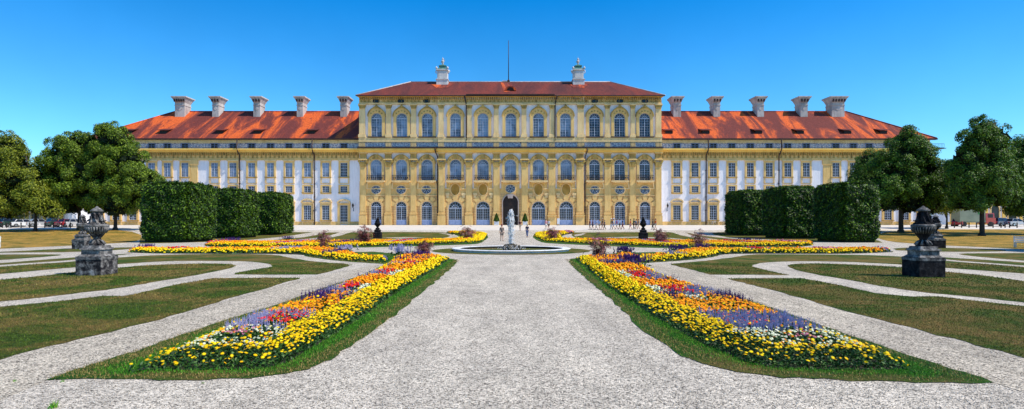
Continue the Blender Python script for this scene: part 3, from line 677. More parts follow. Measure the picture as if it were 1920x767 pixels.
# --- wings
for s in (0, 1):
    mx = (lambda x: x) if s == 0 else (lambda x: 1914 - x)
    w = FB(); w.box(X(mx(176), WD), X(mx(690), WD), WD, WD + 20, GRB, Z(262, WD)); pb(w, 'wing_wall', M['plaster'])
    # trims
    t = FB()
    a, b_ = mx(172), mx(674)
    t.fb(a, b_, 297.0, 300.5, WD, .22, 0); t.fb(a, b_, 415.5, 423, WD, .08, 0)
    for px in (364.5, 196, 660 if False else 364.5): pass
    for px in (364.5,): t.fb(mx(px - 6.5), mx(px + 6.5), 300, 415.6, WD, .16, 0); t.fb(mx(px - 8), mx(px + 8), 300, 309, WD, .3, 0)
    pb(t, 'wing_pilaster', M['ochre'])
    fz = FB(); fz.fb(a, b_, 285.5, 297.0, WD, .12, 0); pb(fz, 'frieze', M['ochre'])
    co = FB(); co.fb(a - (2 if s == 0 else -2), b_, 279.2, 282.5, WD, .95, 0); co.fb(a, b_, 282.5, 286, WD, .55, 0); pb(co, 'cornice', M['bright'])
    br = FB(); n = 120
    for i in range(n + 1):
        px = 178 + (672 - 178) * i / n
        br.fb(mx(px - 1.0), mx(px + 1.0), 286, 291.5, WD, .42, .12); 
        if i % 2 == 0: br.fb(mx(px - 1.5), mx(px + 1.5), 292, 296.5, WD, .22, .12)
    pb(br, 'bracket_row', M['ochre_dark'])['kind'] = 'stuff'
    ob = FB(); ob.fb(a, b_, 268, 279.2, WD, .05, 0)
    ow = pb(ob, 'ornament_band', M['ornate'])
    uo = FB(); uo.fb(a, b_, 262.2, 268, WD, .3, 0); pb(uo, 'eaves_moulding', M['ochre_light'])
    gu = FB(); gu.fb(mx(157), mx(673.5), 259.6, 262, WD - .6, .25, -.6); pb(gu, 'gutter', M['gutter'])
    # gallery railing
    ra = FB(); yb = WD - .95
    xs0, xs1 = sorted((X(mx(150), WD), X(mx(674), WD)))
    ra.box(xs0, xs1, yb - .03, yb + .02, Z(271, WD), Z(270.4, WD)); ra.box(xs0, xs1, yb - .02, yb + .02, Z(278.2, WD), Z(277.6, WD))
    k = xs0
    while k < xs1: ra.box(k, k + .035, yb - .015, yb + .015, Z(278, WD), Z(270.6, WD)); k += .3
    ex = mx(155); ra.box(X(ex - 9, WD), X(ex + 9, WD), yb, WD + 4, Z(279.4, WD), Z(278.4, WD))
    pb(ra, 'gallery_railing', M['iron'])
    # end pilasters next to the central block
    # --- roof
    y0, y1 = WD - .85, WD + 20.5; ym = (y0 + y1) / 2; zt = Z(209.4, ym) ; ze = Z(259.6, y0)
    xe = X(mx(157), y0); xr = X(mx(327.7), ym); xi = X(mx(690), WD)
    r = MB(); vs = [(xe, y0, ze), (xi, y0, ze), (xi, ym, zt), (xr, ym, zt), (xe, y1, ze), (xi, y1, ze)]
    fs = [(0, 1, 2, 3), (4, 3, 2, 5), (0, 3, 4)]
    if s == 1: fs = [tuple(reversed(f)) for f in fs]
    r.add(vs, fs); r.add([(xe, y0, ze - .02), (xi, y0, ze - .02), (xi, y1, ze - .02), (xe, y1, ze - .02)], [(3, 2, 1, 0) if s == 0 else (0, 1, 2, 3)])
    roof = pb(r, 'roof', M['roof'])
    rc = MB(); rc.tube([(xr, ym, zt + .02), (xi, ym, zt + .02)], .16, 6); rc.tube([(xe, y0, ze + .05), (xr, ym, zt + .02)], .16, 6); sub(rc, 'ridge_tiles', M['roof'], roof)
    # chimneys
    fr = [(328, 346), (398, 410), (475, 487.5), (556.5, 568), (638, 650)] if s == 0 else [(1263, 1277), (1338, 1350.5), (1420, 1432.5), (1501, 1514.5), (1560, 1583.5)]
    for i, (f0, f1) in enumerate(fr):
        d = ym - 2.2; c = MB(); xa, xb = X(f0, d), X(f1, d); big = (i == 0 if s == 0 else i == 4)
        zz = lambda py: Z(py, d); dd = 2.6
        c.box(xa, xb, d, d + dd, zz(213) - 1.5, zz(198)); c.box(xa - .08, xb + .08, d - .08, d + dd + .08, zz(198), zz(196.6))
        c.box(xa, xb, d, d + dd, zz(196.6), zz(192.6) + .01)
        c.box(xa, xb, d, d + dd, zz(192.5), zz(184.5), .42, .42); c.box(xa - .5, xb + .5, d - .5, d + dd + .5, zz(184.5), zz(183.2)); c.box(xa - .62, xb + .62, d - .62, d + dd + .62, zz(183.2), zz(181))
        mid = (xa + xb) / 2; hw = (xb - xa) * .28
        c.prism([(mid - hw, zz(204)), (mid, zz(207.5)), (mid + hw, zz(204)), (mid, zz(200.5))], d - .06, d + .02)
        c.mi = 1
        nb = 5 if big else 3
        for k in range(nb):
            q = xa - .2 + (xb - xa + .4) * (k + .5) / nb; c.box(q - .12, q + .12, d - .46, d - .2, zz(191), zz(186.2))
        sub(c, 'chimney', [M['stonegrey'], M['gutter']], roof)
    # dormers
    dl = [240, 305.8, 411.6, 482.8, 583.9] if s == 0 else [1254.8, 1324, 1422.8, 1501, 1589.6, 1657]
    for px in dl:
        f = (251.5 - 209.4) ; tt = .17  # position up the slope
        yy = y0 + (ym - y0) * tt; zz0 = ze + (zt - ze) * tt; x = X(px, yy); dm = MB()
        dm.mi = 0; dm.box(x - .75, x + .75, yy, yy + 1.5, zz0 - .1, zz0 + .62)
        dm.mi = 1; dm.add([(x - 1.15, yy - .35, zz0 + .62), (x + 1.15, yy - .35, zz0 + .62), (x + 1.15, yy + 2.3, zz0 + 1.35), (x - 1.15, yy + 2.3, zz0 + 1.35), (x - 1.15, yy - .35, zz0 + .72), (x + 1.15, yy - .35, zz0 + .72), (x + 1.15, yy + 2.3, zz0 + 1.45), (x - 1.15, yy + 2.3, zz0 + 1.45)],
               [(3, 2, 1, 0), (4, 5, 6, 7), (0, 1, 5, 4), (1, 2, 6, 5), (3, 0, 4, 7)])
        sub(dm, 'dormer', [M['wood_dark'], M['roof_c']], roof)

# --- window kit (meshes shared by all copies; origin at the window's foot, metres)
u = 120 / FOC
def archpts(w, h, n=14, e=1.0, z0=0):
    """from bottom left up and round to bottom right"""
    r = w / 2; sp = h - r * e
    return [(-r, z0)] + [(-r * math.cos(PI * k / n), sp + r * e * math.sin(PI * k / n)) for k in range(n + 1)] + [(r, z0)]
def win_bars(mb, w, h, cols, rows, arch, y=-.06, t=.035, solid=0, radial=True):
    r = w / 2; top = h - r if arch else h
    z0 = solid
    mb.box(-r, -r + .07, y - .03, y + .03, z0, top); mb.box(r - .07, r, y - .03, y + .03, z0, top)
    mb.box(-.045, .045, y - .05, y + .03, z0, top)
    mb.box(-r, r, y - .04, y + .03, top - .07, top + .07); mb.box(-r, r, y - .03, y + .03, z0, z0 + .1)
    for k in range(1, cols):
        if abs(k - cols / 2) < .1: continue
        q = -r + w * k / cols; mb.box(q - t / 2, q + t / 2, y - .02, y + .02, z0, top)
    for k in range(1, rows):
        q = z0 + (top - z0) * k / rows; mb.box(-r, r, y - .021, y + .019, q - t / 2, q + t / 2)
    if arch:
        o = archpts(w, h)[1:-1]; i = [(x * .94, top + (z - top) * .94) for x, z in o]
        mb.ring(i, o, y - .03, y + .03)
        i2 = [(x * .46, top + (z - top) * .46) for x, z in o]; i3 = [(x * .52, top + (z - top) * .52) for x, z in o]; mb.ring(i2, i3, y - .02, y + .02)
        for k in range(1, 6):
            a = PI * k / 6; c, s_ = math.cos(a), math.sin(a); p = Vector((c, s_)); q = Vector((-s_, c)) * t * .5
            A = p * r * .05; Bq = p * r * .92
            mb.prism([(A.x - q.x, top + A.y - q.y), (Bq.x - q.x, top + Bq.y - q.y), (Bq.x + q.x, top + Bq.y + q.y), (A.x + q.x, top + A.y + q.y)], y - .022, y + .018)
def put(kind, proto, x, y, z):
    """copy of a part (with sub-parts) onto the palace"""
    o = proto if not proto.get('_used') else None
    if o is None:
        o = proto.copy(); C.objects.link(o)
        for ch in PK[proto.name]:
            c = ch.copy(); C.objects.link(c); c.parent = o
        if '_used' in o: del o['_used']
    else: proto['_used'] = 1
    o.parent = palace; o.location = Vector((x, y, z)) - Vector((0, 120, 1.44)); return o
PK = {}
def proto(name, body, bmats, subs):
    o = body.build(name, bmats); PK[o.name] = []
    for nm, mb, mt in subs: PK[o.name].append(mb.build(nm, mt, o))
    return o
# 1 upper arched window with ogee crown (w 20 px, h 43 px)
def arched_proto(name, w, h, ow, oh, glass, cols, rows, crown, mats, balc=False):
    body = MB(); inn = archpts(w + .1, h + .05); out = archpts(ow, oh, 14, 1.0)
    body.ring(inn, out, -.38, 0)
    rad = ow / 2; inn2 = archpts(ow - .7, oh - .35, 14)[1:-1]; 
    body.mi = 1
    i2 = archpts(ow - .05, oh - .02)[1:-1]; o2 = archpts(ow + .35, oh + .2)[1:-1]; body.ring(i2, o2, -.56, 0)      # hood mould
    for k in (3, 5, 7, 9, 11):                                                                         # rosettes in the arch
        a = PI * k / 14; rr = (w / 2 + rad) / 2; q = (-rr * math.cos(a), (oh - rad) + rr * math.sin(a) - (oh - h) * .25)
        body.prism([(q[0] + .17 * math.cos(b), q[1] + .17 * math.sin(b)) for b in [j * PI / 4 for j in range(8)]], -.47, -.37)
    body.mi = 2
    if crown: body.prism([(-.75, oh + .12), (.75, oh + .12), (.35, oh + .32), (.13, oh + .62), (0, oh + .8), (-.13, oh + .62), (-.35, oh + .32)], -.6, -.05)
    else: body.prism([(-.35, oh - .75), (.35, oh - .75), (.5, oh + .2), (-.5, oh + .2)], -.64, -.3)
    body.mi = 0
    pane = MB(); pane.prism(archpts(w, h), -.02, .0); fr = MB(); win_bars(fr, w, h, cols, rows, True, -.09)
    sill = MB(); sill.box(-ow / 2 - .1, ow / 2 + .1, -.6, 0, -.22, 0)
    subs = [('pane', pane, glass), ('frame', fr, M['frame']), ('sill', sill, M['gutter'] if not balc else M['ochre_light'])]
    if balc:
        rl = MB(); W2 = balc / 2; hh_ = 1.05
        rl.box(-W2, W2, -1.0, -.95, hh_, hh_ + .07); rl.box(-W2, W2, -1.0, -.95, .02, .08)
        for sx in (-W2, W2): rl.box(sx - .03, sx + .03, -1.0, -.6, hh_, hh_ + .06); rl.box(sx - .03, sx + .03, -1.0, -.95, 0, hh_)
        q = -W2
        while q < W2: rl.box(q - .022, q + .022, -.985, -.955, .05, hh_); q += .15
        q = -W2 + .22
        while q < W2 - .1: rl.prism([(q + .11 * math.cos(b), .55 + .2 * math.sin(b)) for b in [j * PI / 4 for j in range(8)]], -.98, -.96); q += .42
        sl = MB(); sl.box(-W2 - .1, W2 + .1, -1.1, 0, -.28, -.0); sl.box(-W2 + .2, W2 - .2, -.8, 0, -.5, -.28)
        subs = subs[:2] + [('balcony_slab', sl, M['ochre_light']), ('balcony_railing', rl, M['iron'])]
    return proto(name, body, mats, subs)
MA = [M['ochre'], M['ochre_dark'], M['ochre_dark']]
TOPX = [706.6, 753.8, 801.4, 854.2, 905.5, 957.8, 1009.4, 1060, 1114.5, 1161.4, 1208.3]
def dep(i): return MD if 3 <= i <= 7 else CD
pu = arched_proto('arched_window', 19.6 * u, 43.5 * u, 31 * u, 53 * u, M['glass_blind'], 4, 7, True, MA)
pud = arched_proto('arched_window', 19.6 * u, 43.5 * u, 31 * u, 53 * u, M['glass'], 4, 7, True, MA)
for i, px in enumerate(TOPX):
    d = dep(i); o = put('arched_window', pu if i < 8 else pud, X(px, d), d, Z(256.6, d))
MIDX = [705.7, 753, 801, 854.4, 905.8, 957, 1009.5, 1061.4, 1114.4, 1161.3, 1208.3]
pm = arched_proto('balcony_window', 20.5 * u, 39.5 * u, 30 * u, 47 * u, M['glass_blind'], 6, 8, False, MA, 32 * u)
pmd = arched_proto('balcony_window', 19 * u, 39.5 * u, 30 * u, 47 * u, M['glass'], 4, 7, False, MA, 31 * u)
for i, px in enumerate(MIDX):
    d = dep(i); put('balcony_window', pm if i < 8 else pmd, X(px, d), d, Z(339, d))
# ground-floor glazed doors
def door_proto(w, h, name='arched_door'):
    body = MB(); body.ring(archpts(w + .06, h + .03), archpts(w + .75, h + .4), -.26, 0)
    body.mi = 1; r = w / 2
    for k in range(5):
        a = PI * (k + .5) / 5
        a0, a1 = PI * k / 5 + .06, PI * (k + 1) / 5 - .06; pts = [(-(r + q) * math.cos(t), h - r + (r + q) * math.sin(t)) for q, t in ((.42, a0), (1.35, a0 + .03), (1.35, a1 - .03), (.42, a1))]
        body.prism(pts, -.16, 0)
    pane = MB(); pane.prism(archpts(w, h), -.02, 0)
    fr = MB(); win_bars(fr, w, h, 6, 7, True, -.09, .035, 1.0)
    pn = MB(); pn.box(-w / 2, w / 2, -.13, -.02, 0, 1.02); pn.box(-w / 2 + .2, -.12, -.16, -.12, .15, .88); pn.box(.12, w / 2 - .2, -.16, -.12, .15, .88)
    return proto(name, body, [M['ochre_rust'], M['ochre']], [('pane', pane, M['glass_dark']), ('frame', fr, M['frame']), ('door_panel', pn, M['door_blue'])])
pds = door_proto(19 * u, 43.5 * u); pdl = door_proto(24.5 * u, 43.5 * u)
DX = {0: 706, 1: 753, 2: 800.7, 3: 853.8, 4: 905.8, 6: 1009.5, 7: 1061.3, 8: 1114.8, 9: 1161.8, 10: 1208.8}
for i, px in DX.items():
    d = dep(i); put('arched_door', pdl if 3 <= i <= 7 else pds, X(px, d), d - .14, 1.45)
# oval windows
def oval(w, h, n=24): return [(w / 2 * math.cos(2 * PI * k / n), h / 2 * math.sin(2 * PI * k / n)) for k in range(n)]
ob = MB(); ob.ring(oval(18 * u, 15.5 * u), oval(20.5 * u, 18 * u), -.2, 0, True)
og = MB(); og.prism(oval(18 * u, 15.5 * u), -.03, 0); of = MB()
for k_ in (.25, .55, .85): of.ring(oval(18 * u * k_, 15.5 * u * k_), oval(18 * u * k_ + .1, 15.5 * u * k_ + .1), -.09, -.03, True)
for k in range(8):
    a = PI * k / 4; c, s_ = math.cos(a), math.sin(a); of.tube([(c * .25, -.07, s_ * .2), (c * 9 * u, -.07, s_ * 7.7 * u)], .035, 5)
pov = proto('oval_window', ob, M['ochre_light'], [('pane', og, M['glass_dark']), ('lattice', of, M['frame'])])
for px, py in [(705.7, 356), (752.5, 356), (800, 356), (957, 354), (1115, 356.5), (1161.8, 356.5), (1208.8, 356.5)]:
    d = MD if px == 957 else CD; put('oval_window', pov, X(px, d), d - .14, Z(py, d))
# niches over the middle doors
nb = MB(); nb.ring(oval(16 * u, 21 * u), oval(18 * u, 23 * u), -.2, 0, True); nb.mi = 1
nb.ring(archpts(20.5 * u, 17 * u)[1:-1], archpts(23.5 * u, 19 * u)[1:-1], -.34, 0); nb.mi = 0
ng = MB(); ng.prism(oval(16 * u, 21 * u), -.03, 0)
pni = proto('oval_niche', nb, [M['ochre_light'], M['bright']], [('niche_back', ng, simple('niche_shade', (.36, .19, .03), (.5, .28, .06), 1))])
for px in (853.8, 905.8, 1009.5, 1061.3): put('oval_niche', pni, X(px, MD), MD - .14, Z(355.5, MD))
# small ovals in the top frieze
sb = MB(); sb.ring(oval(11 * u, 6 * u), oval(13 * u, 8 * u), -.12, 0, True); sg = MB(); sg.prism(oval(11 * u, 6 * u), -.03, 0)
pso = proto('attic_oval_window', sb, M['gutter'], [('pane', sg, M['glass_dark'])])
for px in (705.5, 752, 800, 1115, 1162, 1209): put('o', pso, X(px, CD), CD - .13, Z(189.8, CD))
# wing windows
WX = [185, 218, 250, 285, 314.5, 347.4, 402.8, 437.5, 472.2, 507.6, 542.3, 576.9, 611.2, 645.2]
def rect_proto(name, w, h, ow, oh, pad, cols, rows, glass, kind):
    body = MB(); f = [(-w / 2, 0), (-w / 2, h), (w / 2, h), (w / 2, 0)]
    body.ring(f, [(-ow / 2, -.0), (-ow / 2, oh), (ow / 2, oh), (ow / 2, 0)], -.2, 0)
    body.box(-ow / 2, ow / 2, -.2, 0, -pad, -.003)
    body.mi = 1
    if kind == 'upper':
        body.box(-ow / 2 - .12, ow / 2 + .12, -.34, 0, oh, oh + .28)
        for sx in (-1, 1): body.box(sx * (ow / 2 - .12) - .13, sx * (ow / 2 - .12) + .13, -.24, 0, -1.25, -pad)
        body.box(-ow / 2, ow / 2, -.06, 0, -1.45, -1.25)
    if kind == 'ground':
        r = ow / 2 + .12; n = 10; rise = .75; zb = oh + .42
        arc = [(-r * math.cos(PI * k / n), zb + rise * math.sin(PI * k / n)) for k in range(n + 1)]; arc2 = [(x * .8, zb + (z - zb) * .62) for x, z in arc]
        body.box(-ow / 2, ow / 2, -.16, 0, oh, zb); body.ring(arc2, arc, -.5, 0); body.box(-r, r, -.42, 0, zb - .13, zb)
        for sx in (-1, 1): body.box(sx * (ow / 2 - .14) - .12, sx * (ow / 2 - .14) + .12, -.12, 0, -1.0, -pad)
    sill = MB(); sill.box(-ow / 2 - .08, ow / 2 + .08, -.36, 0, -.13 - .0, -.0)
    pane = MB(); pane.box(-w / 2, w / 2, -.02, 0, 0, h); fr = MB(); win_bars(fr, w, h, cols, rows, False, -.08, .05)
    return proto(name, body, [M['ochre'], M['ochre_light']], [('pane', pane, glass), ('frame', fr, M['frame']), ('sill', sill, M['ochre_dark'])])
gbl = M['glass_blind']
PR = {(0, 0): rect_proto('upper_window', 13 * u, 26.5 * u, 20 * u, 29.5 * u, .25, 4, 5, gbl, 'upper'), (1, 0): rect_proto('upper_window', 13 * u, 26.5 * u, 20 * u, 29.5 * u, .25, 4, 5, M['glass_dark'], 'upper'),
      (0, 1): rect_proto('mezzanine_window', 13 * u, 12 * u, 20 * u, 14.6 * u, .32, 4, 3, M['glass_dark'], 'mezz'), (1, 1): None,
      (0, 2): rect_proto('ground_floor_window', 14 * u, 27.5 * u, 21.5 * u, 30 * u, .25, 4, 6, M['glass'], 'ground'), (1, 2): rect_proto('ground_floor_window', 14 * u, 27.5 * u, 21.5 * u, 30 * u, .25, 4, 6, M['glass_dark'], 'ground')}
at_b = MB(); at_b.ring([(-6 * u, 0), (-6 * u, 9 * u), (6 * u, 9 * u), (6 * u, 0)], [(-7.5 * u, 0), (-7.5 * u, 10 * u), (7.5 * u, 10 * u), (7.5 * u, 0)], -.1, 0)
at_p = MB(); at_p.box(-6 * u, 6 * u, -.03, 0, 0, 9 * u); at_f = MB(); at_f.box(-.04, .04, -.07, -.03, 0, 9 * u); at_f.box(-6 * u, 6 * u, -.07, -.03, 4.4 * u, 4.9 * u)
pat = proto('attic_window', at_b, M['door_blue'], [('pane', at_p, M['glass_dark']), ('frame', at_f, M['door_blue'])])
for s in (0, 1):
    for i, px in enumerate(WX):
        px = px if s == 0 else 1914 - px; x = X(px, WD)
        put('w', PR[(1 if (s == 1 or i == 13) else 0, 0)], x, WD, Z(331.8, WD))
        put('w', PR[(0, 1)], x, WD, Z(361, WD))
        if not (s == 0 and i == 13): put('w', PR[(s, 2)], x, WD, Z(412.5, WD))
        put('w', pat, x, WD - .05, Z(278.3, WD))
# side door under the last left bay
db = rect_proto('side_door', 14 * u, 37 * u, 24 * u, 40 * u, 0.01, 4, 7, M['glass_dark'], 'none'); db.data.materials[0] = M['ochre']
put('d', db, X(645.2, WD), WD, 1.47)
ped = MB(); r = 12.5 * u; ped.ring([(-r * .8 * math.cos(PI * k / 10), .5 * math.sin(PI * k / 10)) for k in range(11)], [(-r * math.cos(PI * k / 10), .8 * math.sin(PI * k / 10)) for k in range(11)], -.5, 0); ped.box(-r, r, -.4, 0, -.13, 0)
ped.build('door_pediment', M['ochre_light'], db, (0, 0, 41.5 * u))

# --- central block
cw = FB()
cw.box(X(674, CD), X(1240, CD), CD, CD + 20, GRB, Z(180, CD)); cw.box(X(822, MD), X(1095, MD), MD, CD + .1, GRB, Z(180, MD))
pb(cw, 'central_wall', M['plaster'])
gw = FB()    # ochre ground storey
def openstrip(x0, x1, y0, y1, d, f): gw.fb(x0, x1, y0, y1, d, f, 0)
gw.fb(674.2, 821.5, 366.5, 423.5, CD, .14, 0); gw.fb(1095.5, 1239.8, 366.5, 423.5, CD, .14, 0)
gw.fb(822.2, 943, 362, 423.5, MD, .14, 0); gw.fb(971, 1094.8, 362, 423.5, MD, .14, 0)
# spandrel above the portal arch
pa = archpts(28 * u, 56 * u, 14); xr_ = 14 * u
n = len(pa); topz = Z(362, MD)
zb_ = 1.44
po = [(px_ + X(957, MD), pz + zb_) for px_, pz in pa]
outp = [(po[0][0], po[0][1])] + [(p[0], topz) for p in po[1:-1]] + [(po[-1][0], po[-1][1])]
gw.ring(po[1:-1], outp[1:-1], MD - .14, MD)
pb(gw, 'ground_storey', M['ochre_rust'])
mz = FB(); mz.fb(674.2, 821.5, 340, 366.5, CD, .10, 0); mz.fb(1095.5, 1239.8, 340, 366.5, CD, .10, 0); mz.fb(822.2, 1094.8, 353.5, 362, MD, .10, 0)
for i, px in enumerate(MIDX):   # aprons under the balconies
    d = dep(i)
    if 3 <= i <= 7: mz.fb(px - 17, px + 17, 341, 353.6, d, .12, 0)
pb(mz, 'mezzanine_wall', M['ochre'])
for i, px in enumerate(MIDX):
    d = dep(i); ld = FB()
    if not 3 <= i <= 7:
        ld.fb(px - 19, px + 19, 353.2, 354.8, d, .32, .1); ld.fb(px - 19, px + 19, 365.8, 367, d, .38, 0)
        for sx in (-1, 1):
            ld.prism([(X(px, d) + sx * a_, Z(b_, d)) for a_, b_ in ((14 * u, 341), (17 * u, 341), (18.5 * u, 350), (18.5 * u, 353.4), (16 * u, 353.4), (15.5 * u, 347))], d - .34, d - .05)
    elif i != 5:
        ld.fb(px - 19, px - 11, 353, 355, d, .32, .1); ld.fb(px + 11, px + 19, 353, 355, d, .32, .1)
        for sx in (-1, 1): ld.fb(px + sx * 15 - 3.6, px + sx * 15 + 3.6, 362, 366, d, .42, 0); ld.fb(px + sx * 15 - 2.6, px + sx * 15 + 2.6, 366, 371, d, .34, 0)
    if ld.v: pb(ld, 'ledge', M['ochre_light'])
# portal
pr = MB(); pa2 = [(a_ + X(957, MD), b_ + zb_) for a_, b_ in archpts(28 * u, 56 * u)]; pa3 = [(a_ + X(957, MD), b_ + zb_) for a_, b_ in archpts(31.5 * u, 58 * u)]
pr.ring(pa2, pa3, MD - .32, MD + .0); pr.prism([(X(952.5, MD), Z(372, MD)), (X(961.5, MD), Z(372, MD)), (X(963, MD), Z(364, MD)), (X(951, MD), Z(364, MD))], MD - .5, MD - .1)
portal = pb(pr, 'portal', plaster('portal_stone', (.52, .42, .36), (.36, .28, .25)))
pd_ = MB(); pd_.prism([(a_ + X(957, MD), b_ + zb_) for a_, b_ in archpts(27.9 * u, 55.9 * u)], MD - .05, MD - .01); sub(pd_, 'door_recess', M['wood_dark'], portal)
pd2 = MB()
for k in range(3):
    for sx in (-1, 1):
        xm = X(957, MD) + sx * .68; pd2.box(xm - .5, xm + .5, MD - .1, MD - .05, zb_ + .3 + k * 1.35, zb_ + 1.4 + k * 1.35)
sub(pd2, 'door_leaf', simple('carved_door', (.025, .016, .012), (.014, .009, .007), 5, .6), portal)
# pilasters, two storeys
PL = [(675.6, 687.4), (722.6, 734.4), (770, 781.3), (822.3, 834.3), (873.4, 885.7), (924.8, 937), (977.4, 990), (1028, 1041.3), (1080.4, 1094), (1132.6, 1145), (1179.6, 1191.3), (1228, 1239.4)]
PU = [(674.2, 685), (724, 733.5), (771, 780.5), (822.4, 832), (876, 884.5), (926, 935), (978, 987), (1030.5, 1039), (1083, 1094.6), (1134.5, 1143), (1182, 1190), (1229, 1239.4)]
for i, (a, b_) in enumerate(PL):
    d = MD if 822 <= a <= 1081 else CD; g = .42
    p = FB(); p.fb(a, b_, 312.5, 400, d, g, 0); p.fb(a + 1.2, b_ - 1.2, 316, 396, d, g + .05, g - .02)
    p.fb(a - 1.2, b_ + 1.2, 400, 402, d, g + .22, 0); p.fb(a - .4, b_ + .4, 402, 404.5, d, g + .12, 0); p.fb(a - 1.4, b_ + 1.4, 404.5, 423.4, d, g + .2, 0)
    if i in (7, 8): p.fb(a - 2.2, b_ + 2.2, 403.5, 405.5, d, g + .45, 0)
    p.mi = 1
    # capital: leafy flare, abacus, entablature block
    x0, x1 = X(a, d), X(b_, d)
    p.box(x0 + .05, x1 - .05, d - g - .02, d, Z(312.5, d), Z(304, d), .28, .2)
    for k in range(4):
        q = x0 + (x1 - x0) * (k + .5) / 4
        p.prism([(q - .16, Z(312, d)), (q + .16, Z(312, d)), (q + .2, Z(307.5, d)), (q, Z(306, d)), (q - .2, Z(307.5, d))], d - g - .22, d - g)
    for sx in (x0 - .12, x1 + .12): p.prism([(sx + .24 * math.cos(t * PI / 4), Z(303, d) + .24 * math.sin(t * PI / 4)) for t in range(8)], d - g - .3, d - g + .1)
    p.mi = 0
    p.fb(a - 2.4, b_ + 2.4, 298.6, 301, d, g + .36, 0); p.fb(a - .5, b_ + .5, 296.4, 298.6, d, g + .1, 0); 
    p.mi = 1; p.fb(a, b_, 288.5, 296.4, d, g + .05, 0); p.mi = 0; p.fb(a - 1.6, b_ + 1.6, 286.4, 288.5, d, g + .35, 0)
    pb(p, 'pilaster', [M['ochre_rust'] if False else M['ochre'], M['ochre_dark']])
for i, (a, b_) in enumerate(PU):
    d = MD if 822 <= a <= 1083 else CD; g = .34
    p = FB(); p.fb(a, b_, 204, 252, d, g, 0); p.fb(a - 1.2, b_ + 1.2, 252, 254, d, g + .15, 0); p.fb(a - 1.4, b_ + 1.4, 254, 257.8, d, g + .2, 0)
    p.mi = 1; x0, x1 = X(a, d), X(b_, d); p.box(x0 + .05, x1 - .05, d - g - .02, d, Z(204, d), Z(198, d), .22, .18)
    for k in range(3):
        q = x0 + (x1 - x0) * (k + .5) / 3; p.prism([(q - .14, Z(204, d)), (q + .14, Z(204, d)), (q + .18, Z(200.5, d)), (q, Z(199.5, d)), (q - .18, Z(200.5, d))], d - g - .2, d - g)
    p.mi = 0; p.fb(a - 1.8, b_ + 1.8, 196, 198, d, g + .3, 0)
    pb(p, 'pilaster', [M['ochre_light'], M['ochre_dark']])
# entablatures
SEG = [(673.5, 821.8, CD), (821.8, 1095.2, MD), (1095.2, 1240.2, CD)]
en = FB(); cn = FB(); orn = FB(); bk = FB(); gt = FB(); rl = FB(); dk = FB()
for x0, x1, d in SEG:
    cn.fb(x0 - 1, x1 + 1, 279.6, 283.4, d, 1.05, 0); cn.fb(x0, x1, 283.4, 286.4, d, .72, 0)
    dk.fb(x0 - 1, x1 + 1, 277.4, 279.6, d, 1.15, 0)
    orn.fb(x0, x1, 266.5, 277.4, d, .25, 0)
    en.fb(x0, x1, 263.5, 266.5, d, .5, 0); en.fb(x0, x1, 257.6, 263.5, d, .4, 0)
    yb = d - 1.1; rl.box(X(x0, d), X(x1, d), yb - .03, yb + .03, Z(269.6, d), Z(268.8, d)); rl.box(X(x0, d), X(x1, d), yb - .02, yb + .02, Z(277.2, d), Z(276.2, d))
    q = X(x0, d)
    while q < X(x1, d): rl.box(q, q + .04, yb - .02, yb + .02, Z(277, d), Z(269, d)); q += .3
    # top frieze
    en.fb(x0, x1, 193.5, 196.2, d, .42, 0); en.fb(x0, x1, 186, 193.5, d, .12, 0)
    cn.fb(x0 - 2, x1 + 2, 179.3, 182.5, d, .75, 0); 
    q = x0 + 2
    while q < x1 - 2:
        bk.fb(q - .9, q + .9, 182.5, 187.2, d, .5, .1); q += 4.0
    q = x0 + 4; k = 0
    while q < x1 - 2:
        near_win = any(abs(q - w_) < 9 for w_ in ([705.5, 752, 800, 1115, 1162, 1209] if d == CD else []))
        if not near_win:
            xc, zc = X(q, d), Z(189.9, d); bk.prism([(xc + .24 * math.cos(t * PI / 5), zc + .24 * math.sin(t * PI / 5)) for t in range(10)], d - .22, d - .1)
        q += 7.2
        bk.fb(q - 3.9, q - 3.3, 187.6, 192.6, d, .2, .1)
for a, b_ in PU: # pedestals in the ornament band
    d = MD if 822 <= a <= 1083 else CD; en.fb(a - .5, b_ + .5, 266.5, 277.4, d, .45, 0)
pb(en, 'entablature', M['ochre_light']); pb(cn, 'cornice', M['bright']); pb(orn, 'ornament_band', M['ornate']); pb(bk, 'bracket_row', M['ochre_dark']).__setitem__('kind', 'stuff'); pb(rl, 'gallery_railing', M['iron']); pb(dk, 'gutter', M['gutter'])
# central roof
y0 = MD - .95; y1 = CD + 20.6; ym = 129.0; ze = Z(178.4, y0); zt = Z(153.6, ym)
xa, xb, xc_, xd = X(667, y0), X(1247, y0), X(770, ym), X(1144, ym)
r = MB(); r.add([(xa, y0, ze), (xb, y0, ze), (xd, ym, zt), (xc_, ym, zt), (xa, y1, ze), (xb, y1, ze)], [(0, 1, 2, 3), (1, 5, 2), (5, 4, 3, 2), (4, 0, 3), (4, 5, 1, 0)])
roofc = pb(r, 'roof', M['roof_c'])
g = MB(); g.box(xa, xb, y0 - .12, y0 + .1, ze - .22, ze - .02); g.box(X(874, y0), X(1040, y0), y0 - .3, y0 + .1, ze - .02, ze + .18); sub(g, 'gutter', M['gutter'], roofc)
rt = MB(); rt.tube([(xc_, ym, zt), (xd, ym, zt)], .14, 6); rt.tube([(xa, y0, ze), (xc_, ym, zt)], .14, 6); rt.tube([(xb, y0, ze), (xd, ym, zt)], .14, 6)
rt.box(X(942, ym), X(951, ym), ym - .3, ym + .3, zt, zt + .25)
sub(rt, 'ridge_tiles', M['stonegrey'], roofc)
